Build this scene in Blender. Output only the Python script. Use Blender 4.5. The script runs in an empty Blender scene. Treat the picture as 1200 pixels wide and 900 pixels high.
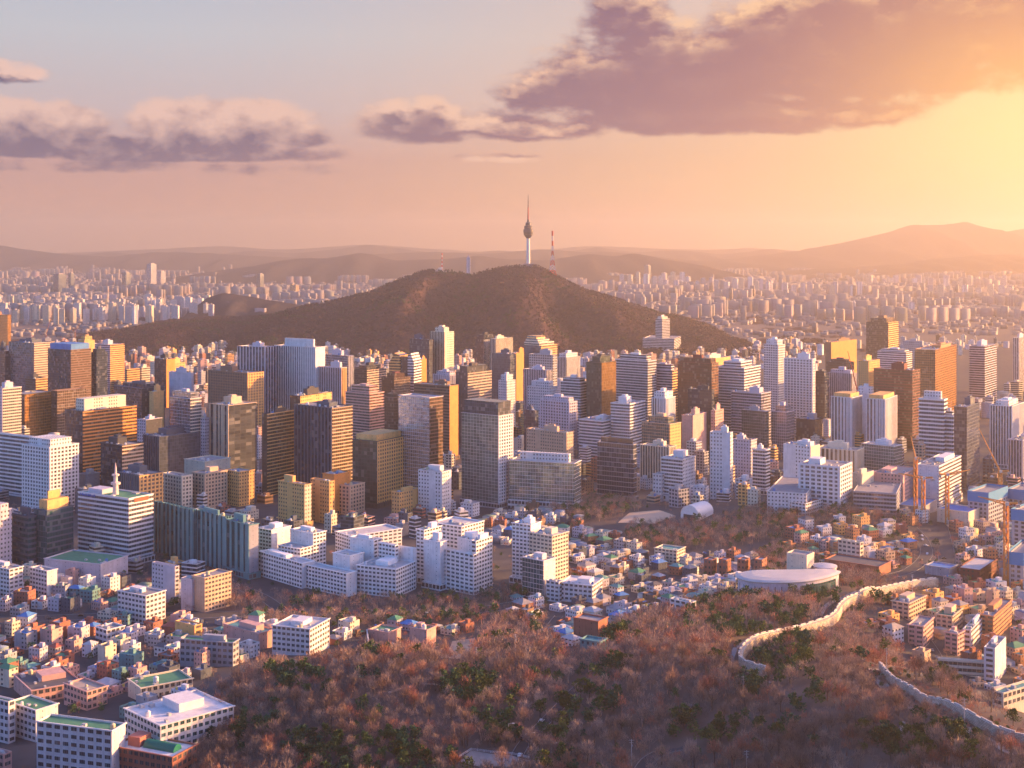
import bpy, math, random
import numpy as np
from mathutils import Vector
S = bpy.context.scene
R = math.radians
# ------------------------------------------------------------------ camera, sky, sun, exposure
F, HY, CH = 1622.0, 284.0, 290.0          # focal length in photo pixels, horizon row, eye height above the plain
cam = bpy.data.objects.new('camera', bpy.data.cameras.new('camera'))
S.collection.objects.link(cam); S.camera = cam
cam.location = (0, 0, CH); cam.rotation_euler = (R(90), 0, 0)
cam.data.sensor_width = 36; cam.data.lens = 36 * F / 1200
cam.data.shift_y = -(450 - HY) / 1200
cam.data.clip_start = 1; cam.data.clip_end = 120000
SUN_AZ, SUN_EL = R(74), R(11.5)            # clockwise from the view direction
sun = bpy.data.objects.new('sun', bpy.data.lights.new('sun', 'SUN')); S.collection.objects.link(sun)
sun.data.energy = 5.0; sun.data.angle = R(0.5); sun.data.color = (1.0, 0.50, 0.175)
sd = Vector((math.sin(SUN_AZ) * math.cos(SUN_EL), math.cos(SUN_AZ) * math.cos(SUN_EL), math.sin(SUN_EL)))
sun.rotation_euler = sd.to_track_quat('Z', 'Y').to_euler()
S.view_settings.view_transform = 'Standard'; S.view_settings.look = 'None'
S.view_settings.exposure = 1.85; S.view_settings.gamma = 1; S.view_settings.use_curve_mapping = False
S.render.engine = 'CYCLES'; c = S.cycles
c.use_denoising = True; c.max_bounces = 4; c.diffuse_bounces = 2; c.glossy_bounces = 2; c.volume_bounces = 2
c.transparent_max_bounces = 4; c.use_adaptive_sampling = True; c.adaptive_threshold = 0.02
c.caustics_reflective = False; c.sample_clamp_indirect = 4

SKYK = 0.258
AUREOLE = 2.5
HAZE_D = 6.8e-5

class NT:
    """small helper to write node trees as expressions"""
    def __init__(s, nt): s.nt = nt
    def n(s, t, **k):
        o = s.nt.nodes.new(t)
        for a, v in k.items(): setattr(o, a, v)
        return o
    def put(s, sock, v):
        if isinstance(v, bpy.types.NodeSocket): s.nt.links.new(v, sock)
        else: sock.default_value = v
    def m(s, op, a, b=0.0, c=None, clamp=False):
        o = s.n('ShaderNodeMath', operation=op, use_clamp=clamp)
        s.put(o.inputs[0], a); s.put(o.inputs[1], b)
        if c is not None: s.put(o.inputs[2], c)
        return o.outputs[0]
    def mix(s, f, a, b, bt='MIX'):
        o = s.n('ShaderNodeMix', data_type='RGBA', blend_type=bt); o.clamp_factor = True
        s.put(o.inputs[0], f); s.put(o.inputs[6], a); s.put(o.inputs[7], b)
        return o.outputs[2]
    def ramp(s, f, stops, ip='LINEAR'):
        o = s.n('ShaderNodeValToRGB'); r = o.color_ramp; r.interpolation = ip
        while len(r.elements) < len(stops): r.elements.new(0.5)
        for e, (p, col) in zip(r.elements, stops):
            e.position = p; e.color = (*col, 1) if len(col) == 3 else col
        s.put(o.inputs[0], f); return o.outputs[0]
    def sstep(s, x, a, b):
        o = s.n('ShaderNodeMapRange', interpolation_type='SMOOTHSTEP'); s.put(o.inputs[0], x)
        s.put(o.inputs[1], a); s.put(o.inputs[2], b); return o.outputs[0]
    def noise(s, vec, scale, detail=5, rough=0.55, dim='3D'):
        o = s.n('ShaderNodeTexNoise', noise_dimensions=dim); s.put(o.inputs['Vector'], vec)
        o.inputs['Scale'].default_value = scale; o.inputs['Detail'].default_value = detail; o.inputs['Roughness'].default_value = rough
        return o
def lin(r, g, b):
    f = lambda c: (c / 255 / 12.92) if c / 255 <= 0.04045 else ((c / 255 + 0.055) / 1.055) ** 2.4
    return (f(r), f(g), f(b))

W = bpy.data.worlds.new('World'); S.world = W; W.use_nodes = True
W.node_tree.nodes.clear(); w = NT(W.node_tree)
def cloud_group():
    """cloud cover as a function of azimuth/elevation (deg*10-like sky units)"""
    g = bpy.data.node_groups.new('cloud_cover', 'ShaderNodeTree')
    g.interface.new_socket('u', in_out='INPUT', socket_type='NodeSocketFloat')
    g.interface.new_socket('v', in_out='INPUT', socket_type='NodeSocketFloat')
    g.interface.new_socket('d', in_out='OUTPUT', socket_type='NodeSocketFloat')
    t = NT(g); gi = t.n('NodeGroupInput'); go = t.n('NodeGroupOutput')
    u, v = gi.outputs[0], gi.outputs[1]
    cv = t.n('ShaderNodeCombineXYZ'); t.put(cv.inputs[0], t.m('MULTIPLY', u, 0.01)); t.put(cv.inputs[1], t.m('MULTIPLY', v, 0.017))
    n1 = t.noise(cv.outputs[0], 1.9, 9, 0.56).outputs[0]
    mask = None
    for cx, cy, rx, ry, a in CLOUDS:
        ex = t.m('MULTIPLY', t.m('SUBTRACT', u, cx), 1 / rx); ey = t.m('MULTIPLY', t.m('SUBTRACT', v, cy), 1 / ry)
        # flat undersides: the lower half of each puff falls off faster
        ey = t.m('MAXIMUM', t.m('MULTIPLY', ey, -1.0), t.m('MULTIPLY', ey, 1.7))
        d = t.m('MULTIPLY', t.m('SUBTRACT', 1.0, t.m('ADD', t.m('MULTIPLY', ex, ex), t.m('MULTIPLY', ey, ey))), a)
        d = t.m('MAXIMUM', d, -1.0)
        mask = d if mask is None else t.m('SMOOTH_MAX', mask, d, 0.25)
    t.put(go.inputs[0], t.m('ADD', mask, t.m('MULTIPLY', t.m('SUBTRACT', n1, 0.5), 2.9)))
    return g
# u, v of puffs: azimuth and elevation measured in the same units as F (tangent * 1622)
CLOUDS = [(700, 108, 130, 60, 1.5), (815, 98, 160, 84, 1.6), (735, 24, 66, 50, 1.3), (925, 84, 160, 96, 1.6), (1035, 66, 215, 116, 1.5), (1180, 40, 180, 96, 1.3), (850, 140, 235, 40, 1.5), (500, 148, 110, 36, 1.25), (620, 156, 110, 22, 1.1), (590, 186, 70, 9, .5),
          (20, 158, 75, 42, 1.7), (88, 156, 60, 32, 1.4), (225, 154, 70, 40, 1.6), (300, 150, 80, 40, 1.7), (355, 164, 50, 24, 1.3), (180, 182, 240, 22, 1.7), (30, 100, 46, 21, 1.05), (150, 200, 220, 13, .5),
          (-300, 120, 260, 70, 1.2), (1650, 90, 300, 90, 1.2)]
geo = w.n('ShaderNodeTexCoord').outputs['Generated']
sp = w.n('ShaderNodeSeparateXYZ'); w.put(sp.inputs[0], geo)
dx, dy, dz = sp.outputs
az = w.m('ARCTAN2', dx, dy)                                    # 0 = view direction, + = towards the sun
hz_ = w.m('SQRT', w.m('ADD', w.m('MULTIPLY', dx, dx), w.m('MULTIPLY', dy, dy)))
el = w.m('ARCTAN2', dz, hz_)
U = w.m('ADD', w.m('MULTIPLY', az, F), 600); V = w.m('SUBTRACT', HY, w.m('MULTIPLY', el, F))
sky = w.n('ShaderNodeTexSky', sky_type='NISHITA'); sky.sun_disc = False
sky.sun_elevation = SUN_EL; sky.sun_rotation = SUN_AZ; sky.air_density = 1.0; sky.dust_density = 0.6; sky.ozone_density = 5.0
nish = w.mix(1.0, sky.outputs[0], (0.116, 0.119, 0.142, 1), 'MULTIPLY')
# low sky: colour by elevation, away from the sun (left) and towards it (right)
e01 = w.m('DIVIDE', el, R(12), clamp=True)
left = w.ramp(e01, SKY_L := [(0, lin(216, 163, 138)), (.12, lin(213, 160, 143)), (.28, lin(206, 163, 160)), (.45, lin(207, 192, 196)), (.7, lin(202, 205, 213)), (1, lin(182, 193, 214))])
right = w.ramp(e01, SKY_R := [(0, lin(253, 200, 145)), (.2, lin(254, 208, 150)), (.5, lin(252, 200, 158)), (.8, lin(240, 200, 175)), (1, lin(225, 200, 190))])
azr = w.sstep(az, R(-16), R(24))
low = w.mix(azr, left, right)
# warm yellow glow painted into the right-hand sky, well short of the sun
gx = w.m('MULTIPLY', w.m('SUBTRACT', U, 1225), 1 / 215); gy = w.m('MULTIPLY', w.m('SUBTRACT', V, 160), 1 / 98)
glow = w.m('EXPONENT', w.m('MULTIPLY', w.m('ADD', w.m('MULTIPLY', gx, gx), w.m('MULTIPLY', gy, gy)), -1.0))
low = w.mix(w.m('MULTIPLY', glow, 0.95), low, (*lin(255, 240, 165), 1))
gw = w.m('MULTIPLY', w.m('SUBTRACT', U, 1200), 1 / 210); gz = w.m('MULTIPLY', w.m('SUBTRACT', V, 120), 1 / 105)
glow2 = w.m('EXPONENT', w.m('MULTIPLY', w.m('ADD', w.m('MULTIPLY', gw, gw), w.m('MULTIPLY', gz, gz)), -1.0))
cg = cloud_group()
def cov(u, v):
    o = w.n('ShaderNodeGroup'); o.node_tree = cg; w.put(o.inputs[0], u); w.put(o.inputs[1], v); return o.outputs[0]
d0 = cov(U, V); d1 = cov(w.m('ADD', U, 5), w.m('SUBTRACT', V, 17))
alpha = w.m('MULTIPLY', w.sstep(d0, 0.0, 0.8), 0.95)
lit = w.m('MULTIPLY', w.m('SUBTRACT', w.m('SUBTRACT', d0, w.m('MAXIMUM', d1, -.3)), .10), 1.7, clamp=True)
body = w.mix(azr, (*lin(88, 86, 126), 1), (*lin(160, 106, 120), 1))
rim = w.mix(azr, (*lin(250, 208, 192), 1), (*lin(255, 205, 150), 1))
lit = w.m('MULTIPLY', lit, w.m('SUBTRACT', 1.0, w.m('MULTIPLY', w.sstep(d0, .8, 1.5), .93)))
# the left-hand bank: sunlit billows above a shaded base
nb_ = w.n('ShaderNodeCombineXYZ'); w.put(nb_.inputs[0], w.m('MULTIPLY', U, .022)); w.put(nb_.inputs[1], w.m('MULTIPLY', V, .032)); nbn = w.noise(nb_.outputs[0], 1.3, 6, .6).outputs[0]
bank = w.m('ADD', w.m('SUBTRACT', 1.0, w.sstep(V, 132, 182)), w.m('MULTIPLY', w.m('SUBTRACT', nbn, .5), 2.2), clamp=True)
lefty = w.m('SUBTRACT', 1.0, w.sstep(U, 385, 470)); lefty = w.m('MULTIPLY', lefty, w.sstep(V, 112, 122))
lit = w.m('ADD', w.m('MULTIPLY', w.m('SUBTRACT', 1.0, lefty), lit), w.m('MULTIPLY', lefty, w.m('MULTIPLY', bank, .95)))
ccol = w.mix(lit, body, rim)
ccol = w.mix(w.m('MULTIPLY', glow2, 0.9), ccol, (*lin(255, 186, 108), 1))
low = w.mix(alpha, low, ccol)
low = w.mix(1.0, low, (SKYK, SKYK, SKYK, 1), 'MULTIPLY')
front = w.sstep(dy, -0.2, 0.3)
fac = w.m('MULTIPLY', front, w.m('SUBTRACT', 1.0, w.sstep(el, R(10), R(22))))
col = w.mix(fac, nish, low)
# bright aureole round the low sun (outside the picture to the right)
dt = w.m('ADD', w.m('ADD', w.m('MULTIPLY', dx, sd.x), w.m('MULTIPLY', dy, sd.y)), w.m('MULTIPLY', dz, sd.z))
aur = w.m('MULTIPLY', w.m('EXPONENT', w.m('MULTIPLY', w.m('SUBTRACT', dt, 1.0), 14.0)), AUREOLE)
col = w.mix(1.0, col, w.mix(1.0, (1.0, .50, .16, 1), aur, 'MULTIPLY'), 'ADD')
bg = w.n('ShaderNodeBackground'); w.put(bg.inputs[0], col); bg.inputs[1].default_value = 1.0
ow = w.n('ShaderNodeOutputWorld'); w.nt.links.new(bg.outputs[0], ow.inputs[0])
# ------------------------------------------------------------------ helpers
rnd = random.Random(7)
def tag(o, label=None, cat=None, group=None, kind=None):
    if label: o['label'] = label
    if cat: o['category'] = cat
    if group: o['group'] = group
    if kind or cat: o['kind'] = kind or 'thing'
    return o
def link(o, parent=None):
    S.collection.objects.link(o)
    if parent: o.parent = parent
    return o
def empty(name, loc, rz=0):
    o = bpy.data.objects.new(name, None); o.location = loc; o.rotation_euler.z = rz; o.empty_display_size = 1; return link(o)
def meshobj(name, me, mat=None, parent=None, loc=None):
    if mat is not None and not me.materials:
        for q in (mat if isinstance(mat, (list, tuple)) else [mat]): me.materials.append(q)
    o = bpy.data.objects.new(name, me)
    if loc is not None: o.location = loc
    return link(o, parent)
class MB:
    """collects polygons (with uvs in metres) and makes one mesh"""
    def __init__(s): s.v = []; s.f = []; s.uv = []; s.mi = []
    def face(s, pts, uvs=None, mi=0):
        i = len(s.v); s.v += [tuple(p) for p in pts]; s.f.append(tuple(range(i, i + len(pts))))
        s.uv.append(uvs or [(p[0] + p[2] * .01, p[1]) for p in pts]); s.mi.append(mi)
    def prism(s, poly, z0, z1, top=True, bottom=False, mi=0, mt=None, scale_top=1.0):
        """vertical walls round a counter-clockwise outline, uv = running metres / height"""
        n = len(poly); u = 0; cx = sum(p[0] for p in poly) / n; cy = sum(p[1] for p in poly) / n
        tp = [((p[0] - cx) * scale_top + cx, (p[1] - cy) * scale_top + cy) for p in poly]
        for i in range(n):
            a, b = poly[i], poly[(i + 1) % n]; ta, tb = tp[i], tp[(i + 1) % n]
            L = math.hypot(b[0] - a[0], b[1] - a[1])
            s.face([(*a, z0), (*b, z0), (*tb, z1), (*ta, z1)], [(u, z0), (u + L, z0), (u + L, z1), (u, z1)], mi)
            u += L
        if top: s.face([(*p, z1) for p in tp], None, mi if mt is None else mt)
        if bottom: s.face([(*p, z0) for p in reversed(poly)], None, mi)
    def box(s, x0, y0, z0, x1, y1, z1, mi=0, bottom=True):
        s.prism([(x0, y0), (x1, y0), (x1, y1), (x0, y1)], z0, z1, True, bottom, mi)
    def bar(s, a, b, r0, r1=None, n=6, mi=0):
        a, b = Vector(a), Vector(b); r1 = r0 if r1 is None else r1
        q = (b - a).to_track_quat('Z', 'Y'); A = []; B = []
        for i in range(n):
            t = 2 * math.pi * i / n; d = q @ Vector((math.cos(t), math.sin(t), 0)); A.append(a + d * r0); B.append(b + d * r1)
        for i in range(n):
            j = (i + 1) % n; s.face([A[i], A[j], B[j], B[i]], None, mi)
        s.face(B, None, mi); s.face(A[::-1], None, mi)
    def lathe(s, prof, n=24, c=(0, 0), mi=0):
        for (r0, z0), (r1, z1) in zip(prof, prof[1:]):
            for i in range(n):
                t, t2 = 2 * math.pi * i / n, 2 * math.pi * (i + 1) / n
                P = lambda r, t, z: (c[0] + r * math.cos(t), c[1] + r * math.sin(t), z)
                s.face([P(r0, t, z0), P(r0, t2, z0), P(r1, t2, z1), P(r1, t, z1)], [(t * r0, z0), (t2 * r0, z0), (t2 * r0, z1), (t * r0, z1)], mi)
    def mesh(s, name):
        me = bpy.data.meshes.new(name); me.from_pydata(s.v, [], s.f)
        uv = me.uv_layers.new(name='UVMap'); uv.data.foreach_set('uv', np.array([q for u in s.uv for p in u for q in p], dtype=np.float32))
        me.polygons.foreach_set('material_index', np.array(s.mi, dtype=np.int32)); me.update(); return me
    def obj(s, name, mat, parent=None, loc=None): return meshobj(name, s.mesh(name), mat, parent, loc)
def npmesh(name, V, Fq, col=None, smooth=False):
    """mesh from numpy arrays: V (n,3), Fq (m,k)"""
    me = bpy.data.meshes.new(name); k = Fq.shape[1]
    me.vertices.add(len(V)); me.vertices.foreach_set('co', np.asarray(V, np.float32).ravel())
    me.loops.add(Fq.size); me.loops.foreach_set('vertex_index', np.asarray(Fq, np.int32).ravel())
    me.polygons.add(len(Fq)); me.polygons.foreach_set('loop_start', np.arange(0, Fq.size, k, dtype=np.int32))
    if smooth: me.polygons.foreach_set('use_smooth', np.ones(len(Fq), bool))
    if col is not None:
        a = me.attributes.new('tint', 'FLOAT_COLOR', 'POINT')
        c4 = np.ones((len(V), 4), np.float32); c4[:, :3] = col; a.data.foreach_set('color', c4.ravel())
    me.update(calc_edges=True); return me

def new_mat(name):
    m = bpy.data.materials.new(name); m.use_nodes = True; m.node_tree.nodes.clear(); t = NT(m.node_tree)
    b = t.n('ShaderNodeBsdfPrincipled'); o = t.n('ShaderNodeOutputMaterial'); t.nt.links.new(b.outputs[0], o.inputs[0])
    return m, t, b
_pm = {}
def paint(col, rough=.7, vary=.25, scale=.35, metal=0.0, spec=.3):
    key = (tuple(round(x, 3) for x in col), rough, vary, scale, metal)
    if key in _pm: return _pm[key]
    m, t, b = new_mat('paint'); co = t.n('ShaderNodeTexCoord').outputs['Object']
    n = t.noise(co, scale, 4, .6).outputs[0]
    k = t.m('ADD', t.m('MULTIPLY', n, 2 * vary), 1 - vary)
    t.put(b.inputs['Base Color'], t.mix(1.0, (*col, 1), k, 'MULTIPLY')); b.inputs['Roughness'].default_value = rough
    b.inputs['Metallic'].default_value = metal; b.inputs['Specular IOR Level'].default_value = spec
    _pm[key] = m; return m
def tinted(name, rough=.85, nscale=.2, vary=.3):
    m, t, b = new_mat(name); a = t.n('ShaderNodeAttribute', attribute_name='tint').outputs['Color']
    n = t.noise(t.n('ShaderNodeTexCoord').outputs['Object'], nscale, 3).outputs[0]
    t.put(b.inputs['Base Color'], t.mix(1.0, a, t.m('ADD', t.m('MULTIPLY', n, 2 * vary), 1 - vary), 'MULTIPLY'))
    b.inputs['Roughness'].default_value = rough; b.inputs['Specular IOR Level'].default_value = .15; return m
def tinted_walls(name, fh=3.2, mw=2.9):
    """tint per building, rows of small dark windows on upright faces, greyer flat roofs"""
    m, t, b = new_mat(name); a = t.n('ShaderNodeAttribute', attribute_name='tint').outputs['Color']; g = t.n('ShaderNodeNewGeometry'); p = t.n('ShaderNodeSeparateXYZ'); t.put(p.inputs[0], g.outputs['Position']); nn = t.n('ShaderNodeSeparateXYZ'); t.put(nn.inputs[0], g.outputs['Normal'])
    along = t.m('ADD', t.m('MULTIPLY', p.outputs[0], t.m('MULTIPLY', nn.outputs[1], -1.0)), t.m('MULTIPLY', p.outputs[1], nn.outputs[0]))
    win = t.m('MULTIPLY', t.m('LESS_THAN', t.m('FRACT', t.m('DIVIDE', along, mw)), .5), t.m('LESS_THAN', t.m('FRACT', t.m('DIVIDE', p.outputs[2], fh)), .45)); up = t.m('GREATER_THAN', nn.outputs[2], .5); win = t.m('MULTIPLY', win, t.m('SUBTRACT', 1.0, up))
    n = t.noise(t.n('ShaderNodeTexCoord').outputs['Object'], .2, 4).outputs[0]; col = t.mix(1.0, a, t.m('ADD', t.m('MULTIPLY', n, .6), .7), 'MULTIPLY'); col = t.mix(t.m('MULTIPLY', up, .55), col, (.2, .2, .2, 1)); t.put(b.inputs['Base Color'], t.mix(t.m('MULTIPLY', win, .9), col, (.045, .045, .05, 1))); b.inputs['Roughness'].default_value = .75; return m
# ------------------------------------------------------------------ terrain
def vnoise(x, y, seed=0):
    """cheap smooth value noise, numpy"""
    x = np.asarray(x, float); y = np.asarray(y, float); xi = np.floor(x).astype(np.int64); yi = np.floor(y).astype(np.int64)
    fx = x - xi; fy = y - yi; fx = fx * fx * (3 - 2 * fx); fy = fy * fy * (3 - 2 * fy)
    def h(a, b):
        q = (a * 374761393 + b * 668265263 + seed * 974711) & 0x7fffffff
        q = ((q ^ (q >> 13)) * 1274126177) & 0x7fffffff
        return ((q ^ (q >> 16)) & 0xffff) / 65535.0
    return (h(xi, yi) * (1 - fx) + h(xi + 1, yi) * fx) * (1 - fy) + (h(xi, yi + 1) * (1 - fx) + h(xi + 1, yi + 1) * fx) * fy
def fbm(x, y, seed=0, o=4):
    s = 0; a = .5
    for i in range(o): s = s + a * (vnoise(x, y, seed + i) - .5); x = x * 2.03 + 7.1; y = y * 2.03 + 3.3; a *= .5
    return s
# crest of the near right-hand hill that carries the old city wall: x, y, height
CREST = [(300, 560, 72), (262, 640, 60), (251, 690, 50), (217, 801, 42), (160, 850, 36), (150, 880, 34), (175, 925, 30), (237, 1004, 25), (345, 1132, 10)]
def terrain(x, y):
    x = np.asarray(x, float); y = np.asarray(y, float)
    z = np.zeros(np.broadcast(x, y).shape)
    for (ax, ay, ah), (bx, by, bh) in zip(CREST, CREST[1:]):
        t = np.clip(((x - ax) * (bx - ax) + (y - ay) * (by - ay)) / ((bx - ax) ** 2 + (by - ay) ** 2), 0, 1)
        d = np.hypot(x - ax - t * (bx - ax), y - ay - t * (by - ay)); side = (bx - ax) * (y - ay) - (by - ay) * (x - ax); d = np.where(side > 0, np.maximum(0, d - 45) * .85, d); z = np.maximum(z, (ah + t * (bh - ah)) * np.exp(-(d / 78) ** 2))
    z = z + 33 * np.exp(-((x + 75) / 125) ** 2 - ((y - 835) / 95) ** 2) + 10 * np.exp(-((x - 60) / 120) ** 2 - ((y - 690) / 90) ** 2)
    z = z + 16 * np.exp(-((x - 330) / 120) ** 2 - ((y - 1420) / 130) ** 2) + 9 * np.exp(-((x - 150) / 150) ** 2 - ((y - 1440) / 90) ** 2)
    near = 286 - .44 * np.maximum(y, 0)
    z = np.maximum(z, near)
    return z + 2.2 * fbm(x / 60, y / 60, 3) * (np.abs(y) < 1100)
def T(x, y): return float(terrain(x, y))
def at(px, py):
    """ground point that stands where the photo shows pixel (px, py): intersect the line of sight with the terrain"""
    kx, kz = (px - 600) / F, (HY - py) / F
    d = CH + kz * _YS - terrain(kx * _YS, _YS); k = int(np.argmax(d <= 0)); k = max(k, 1); lo, hi = _YS[k - 1], _YS[k]
    for _ in range(3):
        yy = np.linspace(lo, hi, 12); d = CH + kz * yy - terrain(kx * yy, yy); k = max(1, int(np.argmax(d <= 0))); lo, hi = yy[k - 1], yy[k]
    return float(kx * hi), float(hi), T(kx * hi, hi)
_YS = np.concatenate([np.arange(450, 1500, 6.0), np.arange(1500, 30000, 60.0)])
def inpoly(px, py, poly):
    px = np.asarray(px, float); py = np.asarray(py, float); r = np.zeros(px.shape, bool); n = len(poly)
    for i in range(n):
        x1, y1 = poly[i]; x2, y2 = poly[(i + 1) % n]
        c = ((y1 > py) != (y2 > py)) & (px < (x2 - x1) * (py - y1) / ((y2 - y1) or 1e-9) + x1); r ^= c
    return r
def gpoly(pts): return [at(*p)[:2] for p in pts]
# wooded ground, as outlines on the map
WOOD_NEAR = gpoly([(222, 899), (240, 832), (300, 785), (400, 776), (470, 768), (535, 776), (560, 748), (590, 722), (640, 732), (660, 762), (705, 768), (722, 732), (800, 714), (880, 702),
                   (985, 672), (1092, 690), (1030, 706), (1002, 735), (1036, 745), (1062, 772), (1052, 790), (1110, 800), (1150, 830), (1199, 850), (1260, 900)]) + [(330, 560), (-120, 560)]
WOODS = [WOOD_NEAR,
         gpoly([(640, 604), (655, 588), (700, 580), (745, 590), (760, 604), (735, 612), (690, 612)]),
         gpoly([(735, 616), (830, 612), (930, 588), (940, 628), (870, 640), (760, 648), (735, 636)]),
         gpoly([(268, 690), (300, 698), (420, 706), (560, 702), (592, 690), (600, 712), (560, 734), (400, 734), (290, 728), (255, 712)]),
         gpoly([(880, 660), (905, 640), (960, 655), (958, 690), (900, 690)]), gpoly([(895, 590), (960, 574), (1045, 590), (1060, 612), (980, 610), (905, 620)]),
         gpoly([(640, 655), (665, 655), (668, 680), (655, 684)])]
def wooded(x, y):
    r = np.zeros(np.shape(x), bool)
    for p in WOODS: r |= inpoly(x, y, p)
    return r
ys = np.concatenate([np.linspace(-400, 500, 12), 500 + np.arange(1, 126) * 6.0, 1250 * np.exp(np.linspace(.006, 3.6, 190))])
us = np.linspace(-1.3, 1.3, 420)
YY, UU = np.meshgrid(ys, us, indexing='ij'); XX = UU * (250 + np.maximum(YY, 0)); ZZ = terrain(XX, YY)
ZZ = ZZ - np.maximum(YY - 9000, 0) * 0.002
nr, nc = XX.shape; idx = np.arange(nr * nc).reshape(nr, nc)
Q = np.stack([idx[:-1, :-1], idx[:-1, 1:], idx[1:, 1:], idx[1:, :-1]], -1).reshape(-1, 4)
wd = wooded(XX.ravel(), YY.ravel()) | (YY.ravel() < 620)
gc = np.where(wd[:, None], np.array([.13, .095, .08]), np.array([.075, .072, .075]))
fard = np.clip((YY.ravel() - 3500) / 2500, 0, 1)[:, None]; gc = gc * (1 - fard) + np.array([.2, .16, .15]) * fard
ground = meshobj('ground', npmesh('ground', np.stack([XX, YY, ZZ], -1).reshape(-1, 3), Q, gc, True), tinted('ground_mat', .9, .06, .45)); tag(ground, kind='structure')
# ---- the wooded hill with the tower, and the mountains on the horizon
def ridge(name, prof, Y, front, back, mat, nx=160, nf=14, rough=.12, seed=1, base=0, spurs=0.0, col=None, fine=0.0):
    """a range: crest line (photo columns -> directions, rows -> heights at distance Y) sloping down to the plain before and behind it"""
    px = np.array([p[0] for p in prof], float); pz = np.array([CH + (HY - p[1]) / F * Y for p in prof])
    xs = np.linspace(px[0], px[-1], nx); zc = np.maximum(np.interp(xs, px, pz), 0.0)
    k = max(1, nx // 170); pad = np.pad(zc, k, mode='edge'); zc = np.convolve(pad, np.ones(2 * k + 1) / (2 * k + 1), 'valid')
    X = (xs - 600) / F * Y; t = np.concatenate([np.linspace(-1, 0, nf), np.linspace(0, 1, nf // 2 + 1)[1:]])
    TT, X2 = np.meshgrid(t, X, indexing='ij'); Z2 = np.broadcast_to(zc, TT.shape).copy(); sc = max(zc.max(), 1)
    bend = spurs * (fbm(X2 / sc * 1.1 + 5, TT * 0.8, seed) * 2 + .5 * np.sin(X2 / sc * 4.2 + TT * 2.5))
    shape = np.clip(1 - np.abs(TT) ** 1.25 - bend * np.sin(np.pi * np.abs(TT)), 0, 1.2)
    shape = np.minimum(shape, 1 - .45 * np.abs(TT) ** .8)
    shape = np.where(np.abs(TT) > .999, -.02, shape)
    Z2 = Z2 * shape + sc * rough * 1.5 * fbm(X2 / sc * 2.2, TT * 4, seed + 9, 5) * np.sin(np.pi * np.clip(np.abs(TT) * .85 + .1, 0, 1)) + fine * fbm(X2 / 16, TT * front / 16, seed + 4, 2)
    Y2 = Y + np.where(TT < 0, TT * front, TT * back)
    V = np.stack([X2, Y2, Z2 + base], -1).reshape(-1, 3); nr, nc = X2.shape; ii = np.arange(nr * nc).reshape(nr, nc)
    q = np.stack([ii[:-1, :-1], ii[:-1, 1:], ii[1:, 1:], ii[1:, :-1]], -1).reshape(-1, 4)
    me = npmesh(name, V, q, None, True); o = meshobj(name, me, mat); tag(o, kind='structure'); return o, (X, t, Z2)
def wood_mat(name, a, b, sc):
    m, t, bs = new_mat(name); co = t.n('ShaderNodeTexCoord').outputs['Object']
    n1 = t.noise(co, sc, 6, .7).outputs[0]; n2 = t.noise(co, sc * .12, 3).outputs[0]
    f = t.m('ADD', t.m('MULTIPLY', t.sstep(n1, .35, .68), .75), t.m('MULTIPLY', n2, .35))
    t.put(bs.inputs['Base Color'], t.mix(f, (*a, 1), (*b, 1))); bs.inputs['Roughness'].default_value = 1; bs.inputs['Specular IOR Level'].default_value = 0
    bp = t.n('ShaderNodeBump'); bp.inputs['Strength'].default_value = 1; bp.inputs['Distance'].default_value = 6; t.put(bp.inputs['Height'], n1); t.nt.links.new(bp.outputs[0], bs.inputs['Normal'])
    return m
HM = wood_mat('winter_wood', (.02, .02, .034), (.09, .05, .052), .06)
NP = [(60, 400), (105, 396), (160, 383), (230, 376), (300, 372), (345, 362), (400, 351), (440, 340), (470, 327), (500, 317), (520, 317), (540, 321), (556, 323), (570, 318), (592, 312), (626, 310), (640, 315), (660, 326), (690, 341),
      (735, 354), (780, 370), (830, 382), (870, 396), (905, 406), (960, 412)]
hill, _ = ridge('hill', NP, 4570, 1150, 800, HM, 460, 120, .10, 5, 0, .46, fine=10)
from mathutils.bvhtree import BVHTree
_ht = BVHTree.FromPolygons([v.co[:] for v in hill.data.vertices], [p.vertices[:] for p in hill.data.polygons])
def hill_at(px, py):
    o = Vector((0, 0, CH)); d = Vector(((px - 600) / F, 1, (HY - py) / F)).normalized(); h = _ht.ray_cast(o, d)
    return h[0]
def hill_top(x, y):
    h = _ht.ray_cast(Vector((x, y, 2000)), Vector((0, 0, -1))); return h[0].z if h[0] else 0.0
FM = wood_mat('far_wood', (.025, .027, .042), (.055, .045, .052), .02)
ridge('hill', [(225, 376), (240, 350), (262, 343), (285, 346), (310, 351), (345, 356), (375, 368), (395, 378)], 5250, 420, 500, FM, 80, 12, .08, 2, 0, .2)
ridge('hill', [(200, 326), (260, 316), (300, 311), (330, 305), (355, 302), (378, 303), (400, 300), (422, 296), (440, 299), (462, 305), (500, 304), (530, 303), (560, 299), (590, 303), (640, 305), (690, 297), (720, 300), (745, 296), (775, 303), (830, 312), (880, 326)], 11500, 1800, 1500, FM, 120, 12, .12, 3, -2, .2)
ridge('mountain', [(-420, 300), (-200, 280), (-60, 292), (0, 286), (30, 293), (70, 297), (130, 300), (180, 294), (250, 296), (320, 300), (380, 303), (450, 296), (520, 294), (560, 297), (640, 291), (690, 295), (720, 294), (760, 299), (820, 305), (880, 312), (960, 320)], 15500, 2500, 2500, FM, 200, 12, .12, 4, -10, .2)
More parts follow.
